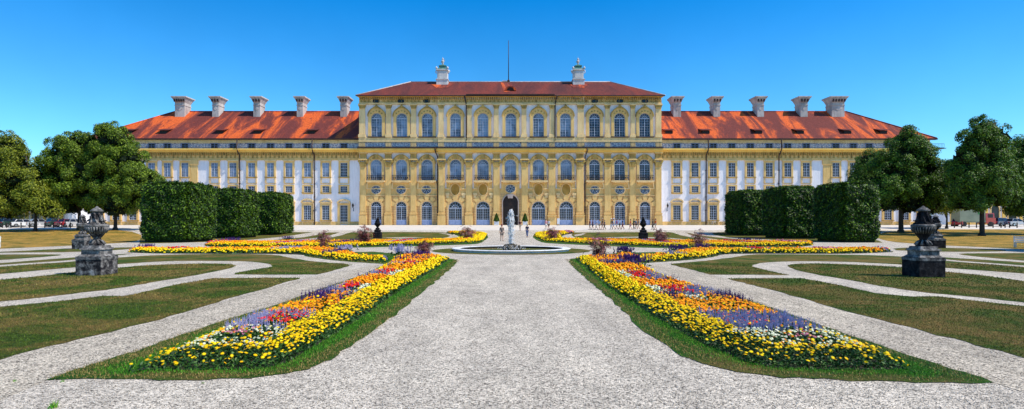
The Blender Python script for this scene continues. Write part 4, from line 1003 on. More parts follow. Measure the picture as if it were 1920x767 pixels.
def onslope(px, py):
    lo, hi = y0, ym
    for _ in range(40):
        m_ = (lo + hi) / 2
        if Z(py, m_) > ze + (zt - ze) * (m_ - y0) / (ym - y0): lo = m_
        else: hi = m_
    return X(px, m_), m_, ze + (zt - ze) * (m_ - y0) / (ym - y0)
x, yy, z = onslope(957, 170.5); dm = MB(); dm.prism([(x + .75 * math.cos(PI * k / 8), z + .1 + .6 * math.sin(PI * k / 8)) for k in range(9)], yy - .1, yy + 1.2); dm.mi = 1
dm.ring([(x + .78 * math.cos(PI * k / 8), z + .1 + .62 * math.sin(PI * k / 8)) for k in range(9)], [(x + 1.2 * math.cos(PI * k / 8), z + .05 + .95 * math.sin(PI * k / 8)) for k in range(9)], yy - .25, yy + 1.6)
sub(dm, 'dormer', [M['wood_dark'], M['roof']], roofc)
# bright new tiles below the turrets and at the ridge middle
for px, w_ in ((829, 22), (1085, 20), (950, 11)):
    pt = MB(); qs = [onslope(px - w_, 157.0 if px != 950 else 155.2), onslope(px + w_, 157.0 if px != 950 else 155.2), onslope(px + w_ * .5, 165 if px != 950 else 173), onslope(px - w_ * .5, 165 if px != 950 else 173)]
    pt.add([(a_, b_ - .05, c_ + .04) for a_, b_, c_ in qs], [(3, 2, 1, 0)]); sub(pt, 'new_tiles', M['roof'], roofc)
# turrets
for tx in (-15.0, 15.0):
    d = 126.5; zz = lambda py: Z(py, d); t = MB(); c = tx; hw = 1.08; yc = d + 1.3
    t.box(c - 1.25, c + 1.25, d - .15, d + 2.75, zz(158) - 1.6, zz(149.5)); t.box(c - 1.38, c + 1.38, d - .28, d + 2.88, zz(149.5), zz(148))
    t.box(c - hw, c + hw, d, d + 2.6, zz(148), zz(131.5)); t.box(c - hw + .25, c + hw - .25, d - .06, d, zz(146), zz(134))
    t.box(c - 1.3, c + 1.3, d - .22, d + 2.82, zz(131.5), zz(129.5))
    for sx in (-1, 1):
        for yy_ in (d - .1, d + 2.7): t.lathe([(.0, zz(129.5)), (.2, zz(129)), (.26, zz(127)), (.1, zz(125.2)), (.02, zz(124.6))], 8, (c + sx * 1.22, yy_))
        t.tube([(c + sx * 1.15, d + .1, zz(131.5)), (c + sx * 1.45, d + .1, zz(133.5)), (c + sx * 1.4, d + .1, zz(136)), (c + sx * 1.15, d + .1, zz(137))], .11, 6)
    t.mi = 1; t.box(c - 1.15, c + 1.15, d - .1, d + 2.7, zz(129.5), zz(126.6), -.3, -.3)
    t.box(c - .72, c + .72, yc - .72, yc + .72, zz(126.6), zz(121.8), -.05, -.05); t.box(c - .85, c + .85, yc - .85, yc + .85, zz(121.8), zz(119), -.5, -.5)
    t.mi = 2; t.lathe([(.1, zz(119)), (.2, zz(118)), (.16, zz(116.5)), (.27, zz(114)), (.34, zz(112)), (.2, zz(110.4)), (.13, zz(109.6)), (.2, zz(108.6)), (.18, zz(107)), (.04, zz(105.6)), (.0, zz(103))], 10, (c, yc))
    t.tube([(c, yc, zz(112)), (c + .45, yc, zz(110)), (c + .35, yc, zz(107.5))], .06, 6); t.tube([(c, yc, zz(112)), (c - .4, yc, zz(112.5)), (c - .35, yc, zz(115))], .06, 6)
    sub(t, 'roof_turret', [M['stonelight'], M['copper'], M['stonegrey']], roofc)
fp = MB(); fp.tube([(X(953.5, ym), ym, zt), (X(953.5, ym), ym, Z(76, ym))], .10, 8, .06); fp.lathe([(.3, zt), (.3, zt + .3), (.16, zt + .5)], 10, (X(953.5, ym), ym)); pb(fp, 'flagpole', M['gutter'])
# downpipes
def pipe(pts, d, off):
    p = MB(); p.tube([(X(a, d), d - o_, Z(b_, d)) for (a, b_), o_ in zip(pts, off)], .13, 6)
    for y_ in (320, 345, 370, 395): 
        if pts[-1][1] > 400: p.box(X(pts[-1][0], d) - .18, X(pts[-1][0], d) + .18, d - off[-1] - .16, d - off[-1] + .1, Z(y_, d), Z(y_ - 1, d))
    pb(p, 'downpipe', M['pipe'])
for px in (450.7, 590.4, 1323, 1459):
    e = -2 if px < 957 else 2
    pipe([(px + e, 262), (px + e, 279), (px + e * .6, 284), (px, 292), (px, 422)], WD, (1.0, 1.2, 1.1, .4, .25))
pipe([(817, 279), (817.5, 285), (821.4, 295), (821.4, 422)], CD, (1.2, 1.2, .7, .55)); pipe([(1100, 279), (1099.5, 285), (1096.2, 295), (1096.2, 422)], CD, (1.2, 1.2, .7, .55))
pipe([(871, 180), (874.6, 196), (875, 258), (875, 264)], MD, (1.0, .5, .5, .6)); pipe([(1044, 180), (1040.6, 196), (1040.2, 258), (1040.2, 264)], MD, (1.0, .5, .5, .6))
# wall lanterns
for px in (663, 1250.5):
    l = MB(); x, z = X(px, WD), Z(386, WD); l.tube([(x, WD, z - 1.1), (x, WD - .25, z - 1.0), (x + (.15 if px < 957 else -.15), WD - .5, z - .6), (x, WD - .55, z - .35)], .06, 6)
    l.lathe([(.12, z - .35), (.22, z + .1), (.25, z + .15), (.06, z + .45), (.09, z + .5), (.02, z + .65)], 8, (x, WD - .55), False); pb(l, 'wall_lantern', M['iron'])
# ================================================================== TREES AND HEDGES
def leafmesh(name, P, up, size, jit=.6):
    n = len(P); v, f = scatter(LEAF_V, LEAF_F, P, rots(n, up, jit), size); return np_mesh(name, v, f)
def tree(name, label, px, pyb, lobes, mat, leaves=26000, size=.34, trunk=.3, group=None, thin=0.0, dshift=0):
    """lobes: (px, py, radius px, squash) sketched on the tree's own depth"""
    b = at(px, pyb); d = b.y; k = d / FOC
    root = empty(name, b); tag(root, label, 'tree', group)
    L = []
    for lx, ly, lr, sq in lobes:
        cx = (lx - CX) * k; cz = CAM + (HY - ly) * k; r = lr * k * 1.06; ct = math.cos(math.atan2(abs(lx - CX), FOC))
        L.append((np.array([cx - b.x, rng.uniform(-.15, .15) * r, cz - b.z]), np.array([r * ct, r * ct, r * sq])))
    vol = np.array([l[1].prod() ** (2 / 3) for l in L]); vol = vol / vol.sum()
    clumps = []
    for (c, r), w in zip(L, vol):
        for _ in range(max(8, int(300 * w))):
            q = rng.normal(0, 1, 3); q /= np.linalg.norm(q)
            if q[2] < -.6: q[2] *= .5
            clumps.append((c + q * r * (rng.uniform(.74, .98) if rng.random() > .16 else rng.uniform(1.0, 1.16)), rng.uniform(.6, 1.35) * (1 - thin * .3), q))
    # thin out clumps buried in other lobes
    cs = []
    for c, r, q in clumps:
        deep = any(np.sum(((c - lc) / (lr * .62)) ** 2) < 1 for lc, lr in L)
        if not deep or rng.random() < .15: cs.append((c, r, q))
    per = max(40, int(leaves * 1.7 / len(cs))); P = []; U = []
    for c, r, q in cs:
        m = int(per * (r / 1.0) ** 1.8) + 8
        a = rng.normal(0, 1, (m, 3)) + q * .75 + np.array([0, 0, .25]); a /= np.linalg.norm(a, axis=1)[:, None]
        rad = r * rng.uniform(.35, 1.08, m) ** .6
        p = c + a * rad[:, None]
        P.append(p); U.append(a * .9 + q * .3 + np.array([0, 0, .35]))
    # sparse interior leaves
    m = int(leaves * (.16 - .1 * thin))
    for (c, r), w in zip(L, vol):
        n_ = int(m * w) + 1; a = rng.normal(0, 1, (n_, 3)); a /= np.linalg.norm(a, axis=1)[:, None]
        P.append(c + a * r * (rng.random((n_, 1)) ** .5) * .85); U.append(a)
    P = np.concatenate(P); U = np.concatenate(U); P = P[:]; ok = P[:, 2] > 1.2; P = P[ok]; U = U[ok]
    link('crown', leafmesh('crown', P, U, size * .74 * rng.uniform(.6, 1.3, len(P))), root, [mat])
    # shaded inner mass of foliage: coarse leaves, not a shell
    n_ = int(2600 * (1 - thin)); Pc = []
    for (c, r), w in zip(L, vol):
        m = int(n_ * w) + 4; a = rng.normal(0, 1, (m, 3)); a /= np.linalg.norm(a, axis=1)[:, None]; Pc.append(c + a * r * rng.uniform(.45, .74, (m, 1)))
    Pc = np.concatenate(Pc); Pc = Pc[Pc[:, 2] > 2.2]
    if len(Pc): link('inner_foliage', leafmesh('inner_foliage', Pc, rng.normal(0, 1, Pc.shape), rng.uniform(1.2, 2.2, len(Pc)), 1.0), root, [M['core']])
    # trunk and limbs
    top = max(l[0][2] for l in L); t = MB(); cx0 = sum(l[0][0] for l in L) / len(L)
    pts = [(0, 0, -.2), (.03, 0, .5), (.05, .05, top * .3), (cx0 * .3, 0, top * .6), (cx0 * .6, 0, top * .95)]
    t.tube(pts, trunk * 1.0, 10, trunk * .3); t.tube([(0, 0, -.15), (.0, 0, .45)], trunk * 1.45, 10, trunk * 1.0)
    tr = t.build('trunk', M['bark'], root)
    lm = MB()
    for j in range(12):
        c, r = L[j % len(L)]; z0 = top * rng.uniform(.22, .6); a = rng.uniform(0, 2 * PI); e = c + np.array([math.cos(a) * r[0] * .7, math.sin(a) * r[1] * .7, rng.uniform(-.2, .5) * r[2]])
        s_ = np.array([cx0 * .3 * z0 / max(top, 1), 0, z0]); mid = s_ * .5 + e * .5 + np.array([0, 0, .5]); lm.tube([s_, mid, e], trunk * .38, 6, .04)
    lm.build('limbs', M['bark'], root)
    return root
TY, TM_, TD = M['tree_yel'], M['tree_mid'], M['tree_dark']
tree('maple_tree', 'big round maple at the left edge of the photo, crown cut by the frame', 66, 434.3, [(5, 312, 50, 1.2), (40, 340, 46, 1.0), (-20, 345, 50, 1.2), (62, 372, 34, .75), (15, 385, 45, .6), (20, 285, 26, .9), (82, 392, 24, .5), (98, 396, 16, .5)], TY, 40000, .36, .30)
tree('maple_tree', 'large domed maple left of the palace wing with its trunk behind the urns', 148, 431, [(140, 298, 48, 1.0), (150, 328, 58, 1.0), (112, 325, 38, 1.3), (185, 330, 46, 1.0), (125, 370, 46, .8), (180, 372, 42, .8), (175, 285, 32, 1.0)], TM_, 48000, .36, .32)
tree('maple_tree', 'tall maple touching the left end of the palace roof, trunk standing beside the urn', 216, 431.5, [(215, 270, 34, 1.0), (205, 300, 42, 1.0), (240, 310, 40, .95), (262, 345, 38, .85), (222, 350, 45, .9), (225, 382, 40, .55), (285, 352, 20, .9), (195, 250, 16, .8), (275, 376, 28, .6)], TM_, 50000, .36, .34)
tree('lime_tree', 'broad dark green tree standing right behind the right hedge cubes', 1689, 436, [(1703, 268, 24, 1.0), (1694, 300, 42, 1.1), (1718, 318, 44, 1.05), (1672, 335, 46, 1.0), (1738, 345, 36, 1.0), (1700, 362, 50, .8), (1655, 368, 40, .8), (1740, 378, 30, .7)], TD, 46000, .36, .42)
tree('lime_tree', 'small pointed tree just above the nearest right hedge cube', 1625, 430, [(1628, 312, 20, 1.1), (1622, 340, 30, .9), (1632, 368, 30, .8)], TD, 16000, .34, .2)
tree('lime_tree', 'tallest tree at the right with straight bare trunk in front of the parked cars', 1841, 442.5, [(1848, 246, 24, 1.0), (1866, 262, 26, 1.0), (1832, 272, 32, 1.0), (1858, 300, 40, 1.0), (1815, 308, 32, 1.0), (1850, 335, 46, .9), (1808, 345, 34, .9), (1838, 365, 44, .7), (1884, 340, 28, .9), (1875, 372, 30, .6), (1812, 378, 30, .55)], TD, 44000, .34, .38, thin=.55)
tree('lime_tree', 'tree cut by the right edge of the photo beside the tallest tree', 1935, 440, [(1925, 300, 34, 1.0), (1910, 325, 30, 1.0), (1930, 345, 45, .9), (1900, 360, 22, .7), (1935, 385, 40, .6)], TD, 30000, .34, .34, thin=.5)
tree('lime_tree', 'low yellow green tree between the two dark trees at the right', 1775, 429, [(1768, 345, 26, .9), (1782, 372, 32, .7), (1760, 382, 26, .6), (1752, 340, 16, .9)], TY, 20000, .36, .22)
for px, d, label in ((30, 135, 'distant tree seen at the left edge below the maple crown'), (105, 138, 'distant tree seen between the two left maples')):
    z0 = HY - FOC * (1.44 - CAM) / d; tree('distant_tree', label, px, z0, [(px, 352, 34, .8), (px + 20, 372, 30, .7), (px - 22, 375, 26, .7)], TM_, 12000, .4, .3)

def hedge(label, x0, x1, y0, y1, zt, n, size=.15, name='hedge'):
    n = int(n * 1.6); size *= .85
    zb = gz(y0); root = empty(name, ((x0 + x1) / 2, (y0 + y1) / 2, zb)); tag(root, label, 'hedge', 'clipped hedge blocks in rows')
    w, l, h = (x1 - x0) / 2, (y1 - y0) / 2, zt - zb
    # superellipsoid-ish surface points
    A = np.array([2 * l * h, 2 * l * h, 2 * w * h, 2 * w * h, 4 * w * l]); A = A / A.sum(); P = []; U = []
    for f, fr in enumerate(A):
        m = int(n * fr); a = rng.uniform(-1, 1, m); c = rng.uniform(0, 1, m)
        if f < 2: s = 1 if f else -1; p = np.column_stack([np.full(m, s * w), a * l, c * h]); u_ = np.tile([s, 0, .35], (m, 1))
        elif f < 4: s = 1 if f == 3 else -1; p = np.column_stack([a * w, np.full(m, s * l), c * h]); u_ = np.tile([0, s, .35], (m, 1))
        else: p = np.column_stack([a * w, rng.uniform(-1, 1, m) * l, np.full(m, h)]); u_ = np.tile([0, 0, 1.0], (m, 1))
        P.append(p); U.append(u_)
    P = np.concatenate(P); U = np.concatenate(U)
    # round the corners, then lumpy offsets
    c = np.array([w, l, h / 2]); q = (P - [0, 0, h / 2]) / c
    nrm = (np.abs(q) ** 9).sum(1) ** (1 / 9); q = q / nrm[:, None] * (.985)
    P = q * c + [0, 0, h / 2]
    lump = .5 * (.10 * np.sin(P[:, 0] * 3.1 + P[:, 2] * 2.3) + .10 * np.sin(P[:, 1] * 2.7 - P[:, 2] * 3.3 + 1) + .09 * np.sin(P[:, 2] * 5.1 + P[:, 0] * 4.1 + P[:, 1] * 3.3))
    P = P + U * (lump + rng.normal(0, .10, len(P)))[:, None]
    P[:, 2] = np.maximum(P[:, 2], .03)
    link('foliage', leafmesh('foliage', P, U + [0, 0, .3], size * rng.uniform(.6, 1.4, len(P)) * 1.6, .55), root, [M['hedge']])
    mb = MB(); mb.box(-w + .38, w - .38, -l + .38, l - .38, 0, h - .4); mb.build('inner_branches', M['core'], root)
    st = MB()
    for k in range(5): st.tube([(-w * .7 + k * w * .35, 0, -.1), (-w * .7 + k * w * .35, 0, 1.2)], .09, 6)
    st.build('stems', M['bark'], root)
hedge('tall clipped hedge block nearest the camera at the left', -36.8, -32.0, 57, 63, 5.95, 42000)
hedge('clipped hedge block second in the left row', -37.8, -34.0, 72, 78.2, 6.2, 26000, .17)
hedge('clipped hedge block farthest in the left row, nearest the palace', -37.7, -33.8, 84, 90, 6.35, 22000, .18)
hedge('tall clipped hedge block nearest the camera at the right', 33.0, 36.7, 57, 63, 5.95, 38000)
hedge('dark clipped hedge block in the middle of the right row', 33.1, 37.4, 69.5, 76, 6.35, 28000, .17)
hedge('clipped hedge block farthest in the right row, nearest the palace', 33.0, 37.5, 82, 89, 6.6, 22000, .18)
hedge('clipped hedge cut off by the right edge of the photo', 37.7, 41.4, 36.5, 42.5, 4.7, 30000, .14)

# ================================================================== URNS
from mathutils import Euler
def eval_mesh(o):
    dg = bpy.context.evaluated_depsgraph_get(); dg.update(); return bpy.data.meshes.new_from_object(o.evaluated_get(dg))
def skin(name, joints, edges, radii, sub=1):
    me = bpy.data.meshes.new(name); me.from_pydata(joints, edges, []); o = bpy.data.objects.new(name, me); C.objects.link(o)
    o.modifiers.new('s', 'SKIN'); sv = me.skin_vertices[0].data
    for i, r in enumerate(radii):
        sv[i].radius = (r, r) if not isinstance(r, tuple) else r; sv[i].use_root = (i == 0)
    m = o.modifiers.new('u', 'SUBSURF'); m.levels = sub; m.render_levels = sub
    res = eval_mesh(o); res.name = name; bpy.data.objects.remove(o); 
    for p in res.polygons: p.use_smooth = True
    return res
urn_figs = []
def putto(sx):
    J = [(0, 0, .16), (0, .0, .30), (0, 0, .40), (0, 0, .47), (0, 0, .56), (.0, 0, .64),
         (.10, 0, .38), (.20, -.06, .30), (.24, -.16, .36), (-.10, 0, .38), (-.17, .05, .28), (-.14, .14, .20),
         (.07, -.05, .14), (.12, -.22, .16), (.13, -.24, -.02), (.13, -.30, -.05), (-.07, -.04, .14), (-.13, -.17, .20), (-.10, -.22, .02), (-.10, -.28, 0)]
    E = [(0, 1), (1, 2), (2, 3), (3, 4), (4, 5), (2, 6), (6, 7), (7, 8), (2, 9), (9, 10), (10, 11), (0, 12), (12, 13), (13, 14), (14, 15), (0, 16), (16, 17), (17, 18), (18, 19)]
    Rr = [.10, .10, .09, .045, .085, .06, .055, .045, .03, .055, .045, .03, .075, .06, .045, .03, .075, .06, .045, .03]
    return skin('figure', J, E, Rr)
putto_me = putto(1)
def urn(label, loc, dark, rz=0, first=None):
    sm = M['stone_dark'] if dark else M['stone']; cap = M['stone_dark'] if dark == 2 else M['stone_cap']
    r = empty('stone_urn', loc, rz); tag(r, label, 'garden urn', 'stone urns on pedestals in the parterre')
    p = MB(); B = .47
    p.box(-B, B, -B, B, -.05, .72); p.build('pedestal', sm, r)
    p = MB(); p.box(-B - .012, B + .012, -B - .012, B + .012, .60, .70); p.box(-B + .01, B - .01, -B + .01, B - .01, .70, .79, -.09, -.09)
    p.box(-.35, .35, -.35, .35, .79, .97); p.box(-.40, .40, -.40, .40, .97, 1.03, -.03, -.03); p.box(-.33, .33, -.33, .33, 1.03, 1.12, -.03, -.03); p.build('stepped_plinth', cap, r)
    b = MB(); b.lathe([(.29, 1.10), (.31, 1.15), (.27, 1.2), (.16, 1.25), (.12, 1.31), (.17, 1.35), (.15, 1.38), (.24, 1.48), (.36, 1.62), (.43, 1.74), (.455, 1.80), (.44, 1.83)], 24, smooth=True, wob=.0)
    b.v = [(x * .8, y * .8, z) for x, y, z in b.v]; b.build('bowl', sm, r)
    g = MB()
    g.lathe([(.44, 1.81), (.475, 1.84), (.48, 1.88), (.45, 1.92), (.40, 1.93)], 48, wob=.035)
    for k in range(26):
        a = 2 * PI * k / 26; g.tube([(.36 * math.cos(a), .36 * math.sin(a), 1.60), (.445 * math.cos(a), .445 * math.sin(a), 1.72), (.47 * math.cos(a), .47 * math.sin(a), 1.82)], .028, 5, .034)
    g.v = [(x * .8, y * .8, z) for x, y, z in g.v]; g.build('gadrooned_rim', cap, r); g = MB()
    for k in range(8):   # leaves round the foot
        a = 2 * PI * k / 8; g.tube([(.14 * math.cos(a), .14 * math.sin(a), 1.33), (.26 * math.cos(a), .26 * math.sin(a), 1.26), (.33 * math.cos(a), .33 * math.sin(a), 1.17)], .04, 6, .05)
    g.v = [(x * .8, y * .8, z) for x, y, z in g.v]; g.build('foot_leaves', cap, r)
    n = MB(); n.lathe([(.40, 1.92), (.30, 1.97), (.22, 2.05), (.195, 2.2), (.175, 2.3), (.19, 2.40), (.22, 2.43)], 20)
    for k in range(7):    # hanging drapery
        a = 2 * PI * k / 7 + .3; n.tube([(.2 * math.cos(a), .2 * math.sin(a), 2.36), (.23 * math.cos(a + .2), .23 * math.sin(a + .2), 2.18), (.28 * math.cos(a + .5), .28 * math.sin(a + .5), 2.0), (.38 * math.cos(a + .6), .38 * math.sin(a + .6), 1.93)], .05, 6, .03)
    n.v = [(x * .8, y * .8, z) for x, y, z in n.v]; n.build('neck', sm, r)
    l = MB(); l.lathe([(.25, 2.41), (.27, 2.43), (.24, 2.47), (.15, 2.53), (.08, 2.56), (.06, 2.585), (.03, 2.61), (0.0, 2.62)], 20); l.v = [(x * .82, y * .82, z) for x, y, z in l.v]; l.build('lid', cap, r)
    for a, x, y in ((-.4, .22, -.08), (PI + .3, -.22, -.04), (PI / 2, 0.02, .22)):
        f = link('figure', putto_me, r, [] if putto_me.materials else [M['stone']]); f.location = (x, y, 1.86); f.rotation_euler = (0, 0, a); f.scale = (.58, .58, .62)
        f.material_slots[0].link = 'OBJECT'; f.material_slots[0].material = sm
    return r
def urn_at(px, py, label, dark):
    p = at(px, py); p.y += .45; p.x = (px - CX) * p.y / FOC; p.z = gz(p.y); urn(label, p, dark)
urn_at(182, 517, 'nearest left stone urn, pale weathered pedestal standing on the lawn', 0)
urn_at(155, 467.3, 'stone urn behind the nearest left urn, before the dry grass bank', 0)
urn_at(1731, 520.5, 'nearest right stone urn on a black stained pedestal', 1)
urn_at(1754, 465.5, 'dark stone urn just behind the nearest right urn', 1)
urn_at(708, 447, 'small dark urn in front of the left palace doors', 2)
urn_at(1206, 448.3, 'small dark urn in front of the walking visitors', 2)

# ================================================================== FOUNTAIN
fx, fy = FX, FD
ft = empty('fountain', (fx, fy, 0)); tag(ft, 'round stone fountain basin with a tall white water jet in the middle of the walk', 'fountain')
b = MB(); n = 72; prof = [(4.08, 0), (4.08, .10), (4.17, .12), (4.21, .15), (4.17, .19), (3.70, .19), (3.62, .16), (3.66, .12), (3.66, -.3)]
vs = []; fs = []
for rr, z in prof:
    for k in range(n): a = 2 * PI * k / n; vs.append((rr * math.cos(a), rr * math.sin(a), z))
for i in range(len(prof) - 1):
    for k in range(n): fs.append((i * n + k, i * n + (k + 1) % n, (i + 1) * n + (k + 1) % n, (i + 1) * n + k))
b.add(vs, fs[:6 * n]); b.build('rim', M['basin'], ft)
b = MB(); b.add([(x * .999, y * .999, z) for x, y, z in vs], fs[7 * n:]); b.build('inner_wall', stone('shaded_wall', (.012, .012, .01), (.10, .09, .07)), ft)  # shade on the basin's inner face is put into the dark stone colour
wm, nt, bs = new_mat('basin_water'); bs.inputs['Roughness'].default_value = .06; bs.inputs['IOR'].default_value = 1.33
setc(bs, (.16, .15, .06)); bs.inputs['Specular IOR Level'].default_value = .12; nn = noise(nt, coords(nt), 5, 4); bump(nt, bs, nn.outputs['Fac'], .35, .05)
b = MB(); b.lathe([(3.64, -.12), (3.64, -.06)], 64, smooth=False); b.build('water', wm, ft)
b = MB()
for k in range(16):
    a = k * 2.4; rr = .12 + .035 * k; c = (rr * math.cos(a), rr * .8 * math.sin(a)); s_ = random.uniform(.12, .24)
    b.lathe([(s_ * .8, .0), (s_, .12), (s_ * .85, .24 + .1 * (16 - k) / 16), (s_ * .4, .34 + .14 * (16 - k) / 16), (.01, .38 + .14 * (16 - k) / 16)], 7, c, False)
b.build('rock', stone('wet_rock', (.02, .018, .015), (.2, .17, .12)), ft)
jm, nt, bs = new_mat('white_water'); setc(bs, (1, 1, 1)); bs.inputs['Roughness'].default_value = .35
tr = nt.nodes.new('ShaderNodeBsdfTranslucent'); tr.inputs['Color'].default_value = (1, 1, 1, 1); mx = nt.nodes.new('ShaderNodeMixShader'); mx.inputs[0].default_value = .6
nt.links.new(bs.outputs[0], mx.inputs[1]); nt.links.new(tr.outputs[0], mx.inputs[2]); nt.links.new(mx.outputs[0], nt.nodes['Material Output'].inputs['Surface'])
def drops(name, n, rad, z0, z1, smin, smax, power):
    t = rng.random(n) ** power; zz = z0 + (z1 - z0) * t
    w = rad(t); a = rng.uniform(0, 2 * PI, n); r_ = np.abs(rng.normal(0, .55, n)); P = np.column_stack([np.cos(a) * w * r_, np.sin(a) * w * r_, zz])
    OV = [(1, 0, 0), (0, 1, 0), (-1, 0, 0), (0, -1, 0), (0, 0, 1), (0, 0, -1)]; OF = [(0, 1, 4), (1, 2, 4), (2, 3, 4), (3, 0, 4), (1, 0, 5), (2, 1, 5), (3, 2, 5), (0, 3, 5)]
    s_ = rng.uniform(smin, smax, n); v, f = scatter(OV, OF, P, rots(n, None, .12), np.column_stack([s_, s_, s_ * rng.uniform(1.5, 5, n)]))
    return np_mesh(name, v, f)
link('water_jet', drops('water_jet', 1500, lambda t: .06 + .25 * t ** .7 * np.sqrt(np.clip(1.0 - t ** 5, 0, 1)), .25, 2.86, .014, .030, .75), ft, [jm])
link('falling_spray', drops('falling_spray', 1600, lambda t: .42 - .26 * t, .15, 2.3, .006, .013, 1.2), ft, [jm])
link('splash', drops('splash', 1500, lambda t: .9 - .4 * t, .11, .36, .006, .016, 1.4), ft, [jm])

# ================================================================== WINE-RED SHRUBS IN THE BEDS
def castor(px, py, wpx, hpx, label, mat='castor'):
    p = at(px, py); k = p.y / FOC; w = wpx * k / 2; h = hpx * k; hpx *= 1.15; h = hpx * k; r = empty('castor_shrub', p); tag(r, label, 'shrub', 'wine red shrubs in the flower beds')
    st = MB(); V = []; F = []; o = 0
    LV = [(0, 0, 0)]; LF = []        # palmate leaf
    for j in range(7):
        a = -2.2 + 4.4 * j / 6; L_ = 1 - .25 * abs(j - 3) / 3
        LV += [(L_ * .55 * math.cos(a - .16), L_ * .55 * math.sin(a - .16), -.03), (L_ * math.cos(a), L_ * math.sin(a), -.18), (L_ * .55 * math.cos(a + .16), L_ * .55 * math.sin(a + .16), -.03)]
        i = 1 + 3 * j; LF += [(0, i, i + 1), (0, i + 1, i + 2)]
    ns = 9; P = []
    for j in range(ns):
        a = 2 * PI * j / ns + rng.uniform(-.3, .3); q = rng.uniform(.2, .8) if j else 0; top = np.array([math.cos(a) * w * q, math.sin(a) * w * q, h * (1 - .45 * q) * rng.uniform(.8, 1.0)])
        st.tube([(0, 0, 0), top * .5 + np.array([0, 0, h * .08]), top], .022, 5, .008)
        for _ in range(22):
            t = rng.uniform(.2, 1); P.append(top * t + np.array([rng.normal(0, w * .27), rng.normal(0, w * .27), rng.normal(.0, h * .07) + h * .03]))
    P = np.array(P); P[:, 2] = np.clip(P[:, 2], .1, h); out = P * [1, 1, .3] + [0, 0, .5]
    v, f = scatter(LV, LF, P, rots(len(P), out, .45), rng.uniform(.13, .24, len(P)) * (1 + .5 * (p.y > 45)))
    link('leaves', np_mesh('leaves', v, f), r, [M[mat]]); st.build('stems', simple('red_stem', (.12, .02, .02), (.08, .02, .02), 3), r)
castor(607, 466, 40, 31, 'wine red shrub leftmost of all, between the rear and middle left beds')
castor(683, 459, 38, 33, 'wine red shrub in the left rear bed beside the dark urn')
castor(797, 482, 38, 30, 'loose wine red shrub at the head of the left long bed')
castor(877, 451, 42, 24, 'wine red shrub in the tip of the left rear bed by the walk')
castor(1123, 487, 46, 42, 'largest dark red shrub, at the head of the right long bed')
castor(1037, 452, 38, 24, 'wine red shrub in the tip of the right rear bed by the walk')
castor(1240, 458, 36, 24, 'wine red shrub in the right rear bed beside the dark urn')
castor(1311, 466, 40, 32, 'wine red shrub rightmost of all, between the rear and middle right beds')
def clump(px, py, w, h, n, kind, label):
    p = at(px, py); P = np.column_stack([rng.normal(0, w * .4, n), rng.normal(0, w * .3, n), rng.uniform(.0, h * .5, n)]); r = empty('salvia_clump', p); tag(r, label, 'flowering plant', 'blue and violet salvia clumps in the beds')
    v, f = scatter(*SPK, P + [0, 0, h * .3], rots(n, None, .22), np.column_stack([np.full(n, .35), np.full(n, .35), rng.uniform(.6, 1, n) * h * .5])); link('flower_spikes', np_mesh('flower_spikes', v, f), r, [M[kind]])
    Q = np.repeat(P, 3, 0) * [1, 1, .9]; v, f = scatter(LEAF_V, LEAF_F, Q, rots(len(Q), None, .9), rng.uniform(.1, .2, len(Q))); link('leaves', np_mesh('leaves', v, f), r, [M['foliage']])
for a in [(540, 449.5, .8, .4, 70, 'purple', 'violet clump in the far left bed, between the hedge and the red shrubs'), (434, 455, 1.4, .5, 90, 'purple', 'wide violet clump against the foot of the nearest left hedge'), (648, 471, .7, .45, 60, 'lavender', 'pale violet clump in the left middle bed right of the red shrub'),
          (751, 481, .7, .65, 70, 'lavender', 'tall pale salvia left of the loose red shrub'), (787, 487, .7, .45, 90, 'purple', 'deep violet clump at the foot of the loose red shrub'), (275, 468, .8, .4, 70, 'purple', 'violet clump at the left end of the left middle bed'),
          (1171, 478, .7, .5, 90, 'purple', 'deep violet clump right of the largest red shrub'), (1270, 472, .9, .45, 90, 'purple', 'violet clump in the right middle bed'), (1318, 468, .7, .45, 60, 'purple', 'violet clump below the rightmost red shrub'),
          (1150, 452, .9, .35, 70, 'purple', 'violet clump in the right rear bed left of the dark urn'), (1405, 455, 1.6, .45, 90, 'purple', 'wide violet clump in the right rear bed before the hedges'), (1187, 499, .8, .5, 130, 'purple', 'tall violet clump in the right long bed near its head')]: clump(*a)

# ================================================================== POTTED CONES, SIGN, BOLLARDS, BENCHES
def cone(px, label):
    d = 116.6; x = X(px, d); z = 1.42; r = empty('potted_topiary', (x, d, z)); tag(r, label, 'potted plant', 'clipped cones in white planters at the portal')
    b = MB(); b.box(-.42, .42, -.42, .42, .06, .72); 
    for sx in (-.36, .36):
        for sy in (-.36, .36): b.box(sx - .1, sx + .1, sy - .1, sy + .1, 0, .8)
    b.build('planter', M['white_paint'], r)
    n = 3200; t = rng.random(n) ** 1.4; a = rng.uniform(0, 2 * PI, n); rr = (.62 * (1 - t) ** .8 + .03) * np.minimum(1, (t + .06) * 9); P = np.column_stack([np.cos(a) * rr, np.sin(a) * rr, .8 + 1.65 * t]); U_ = np.column_stack([np.cos(a), np.sin(a), np.full(n, .4)])
    link('foliage', leafmesh('foliage', P, U_, rng.uniform(.08, .17, n)), r, [M['hedge']])
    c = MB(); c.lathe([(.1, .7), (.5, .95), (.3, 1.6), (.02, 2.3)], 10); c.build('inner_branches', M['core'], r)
cone(931, 'clipped green cone in white planter left of the portal'); cone(984.5, 'clipped green cone in white planter right of the portal')
p = at(1047, 423.4); s_ = empty('sign_stand', p); tag(s_, 'slim white notice stand beside a blue glazed door', 'sign stand')
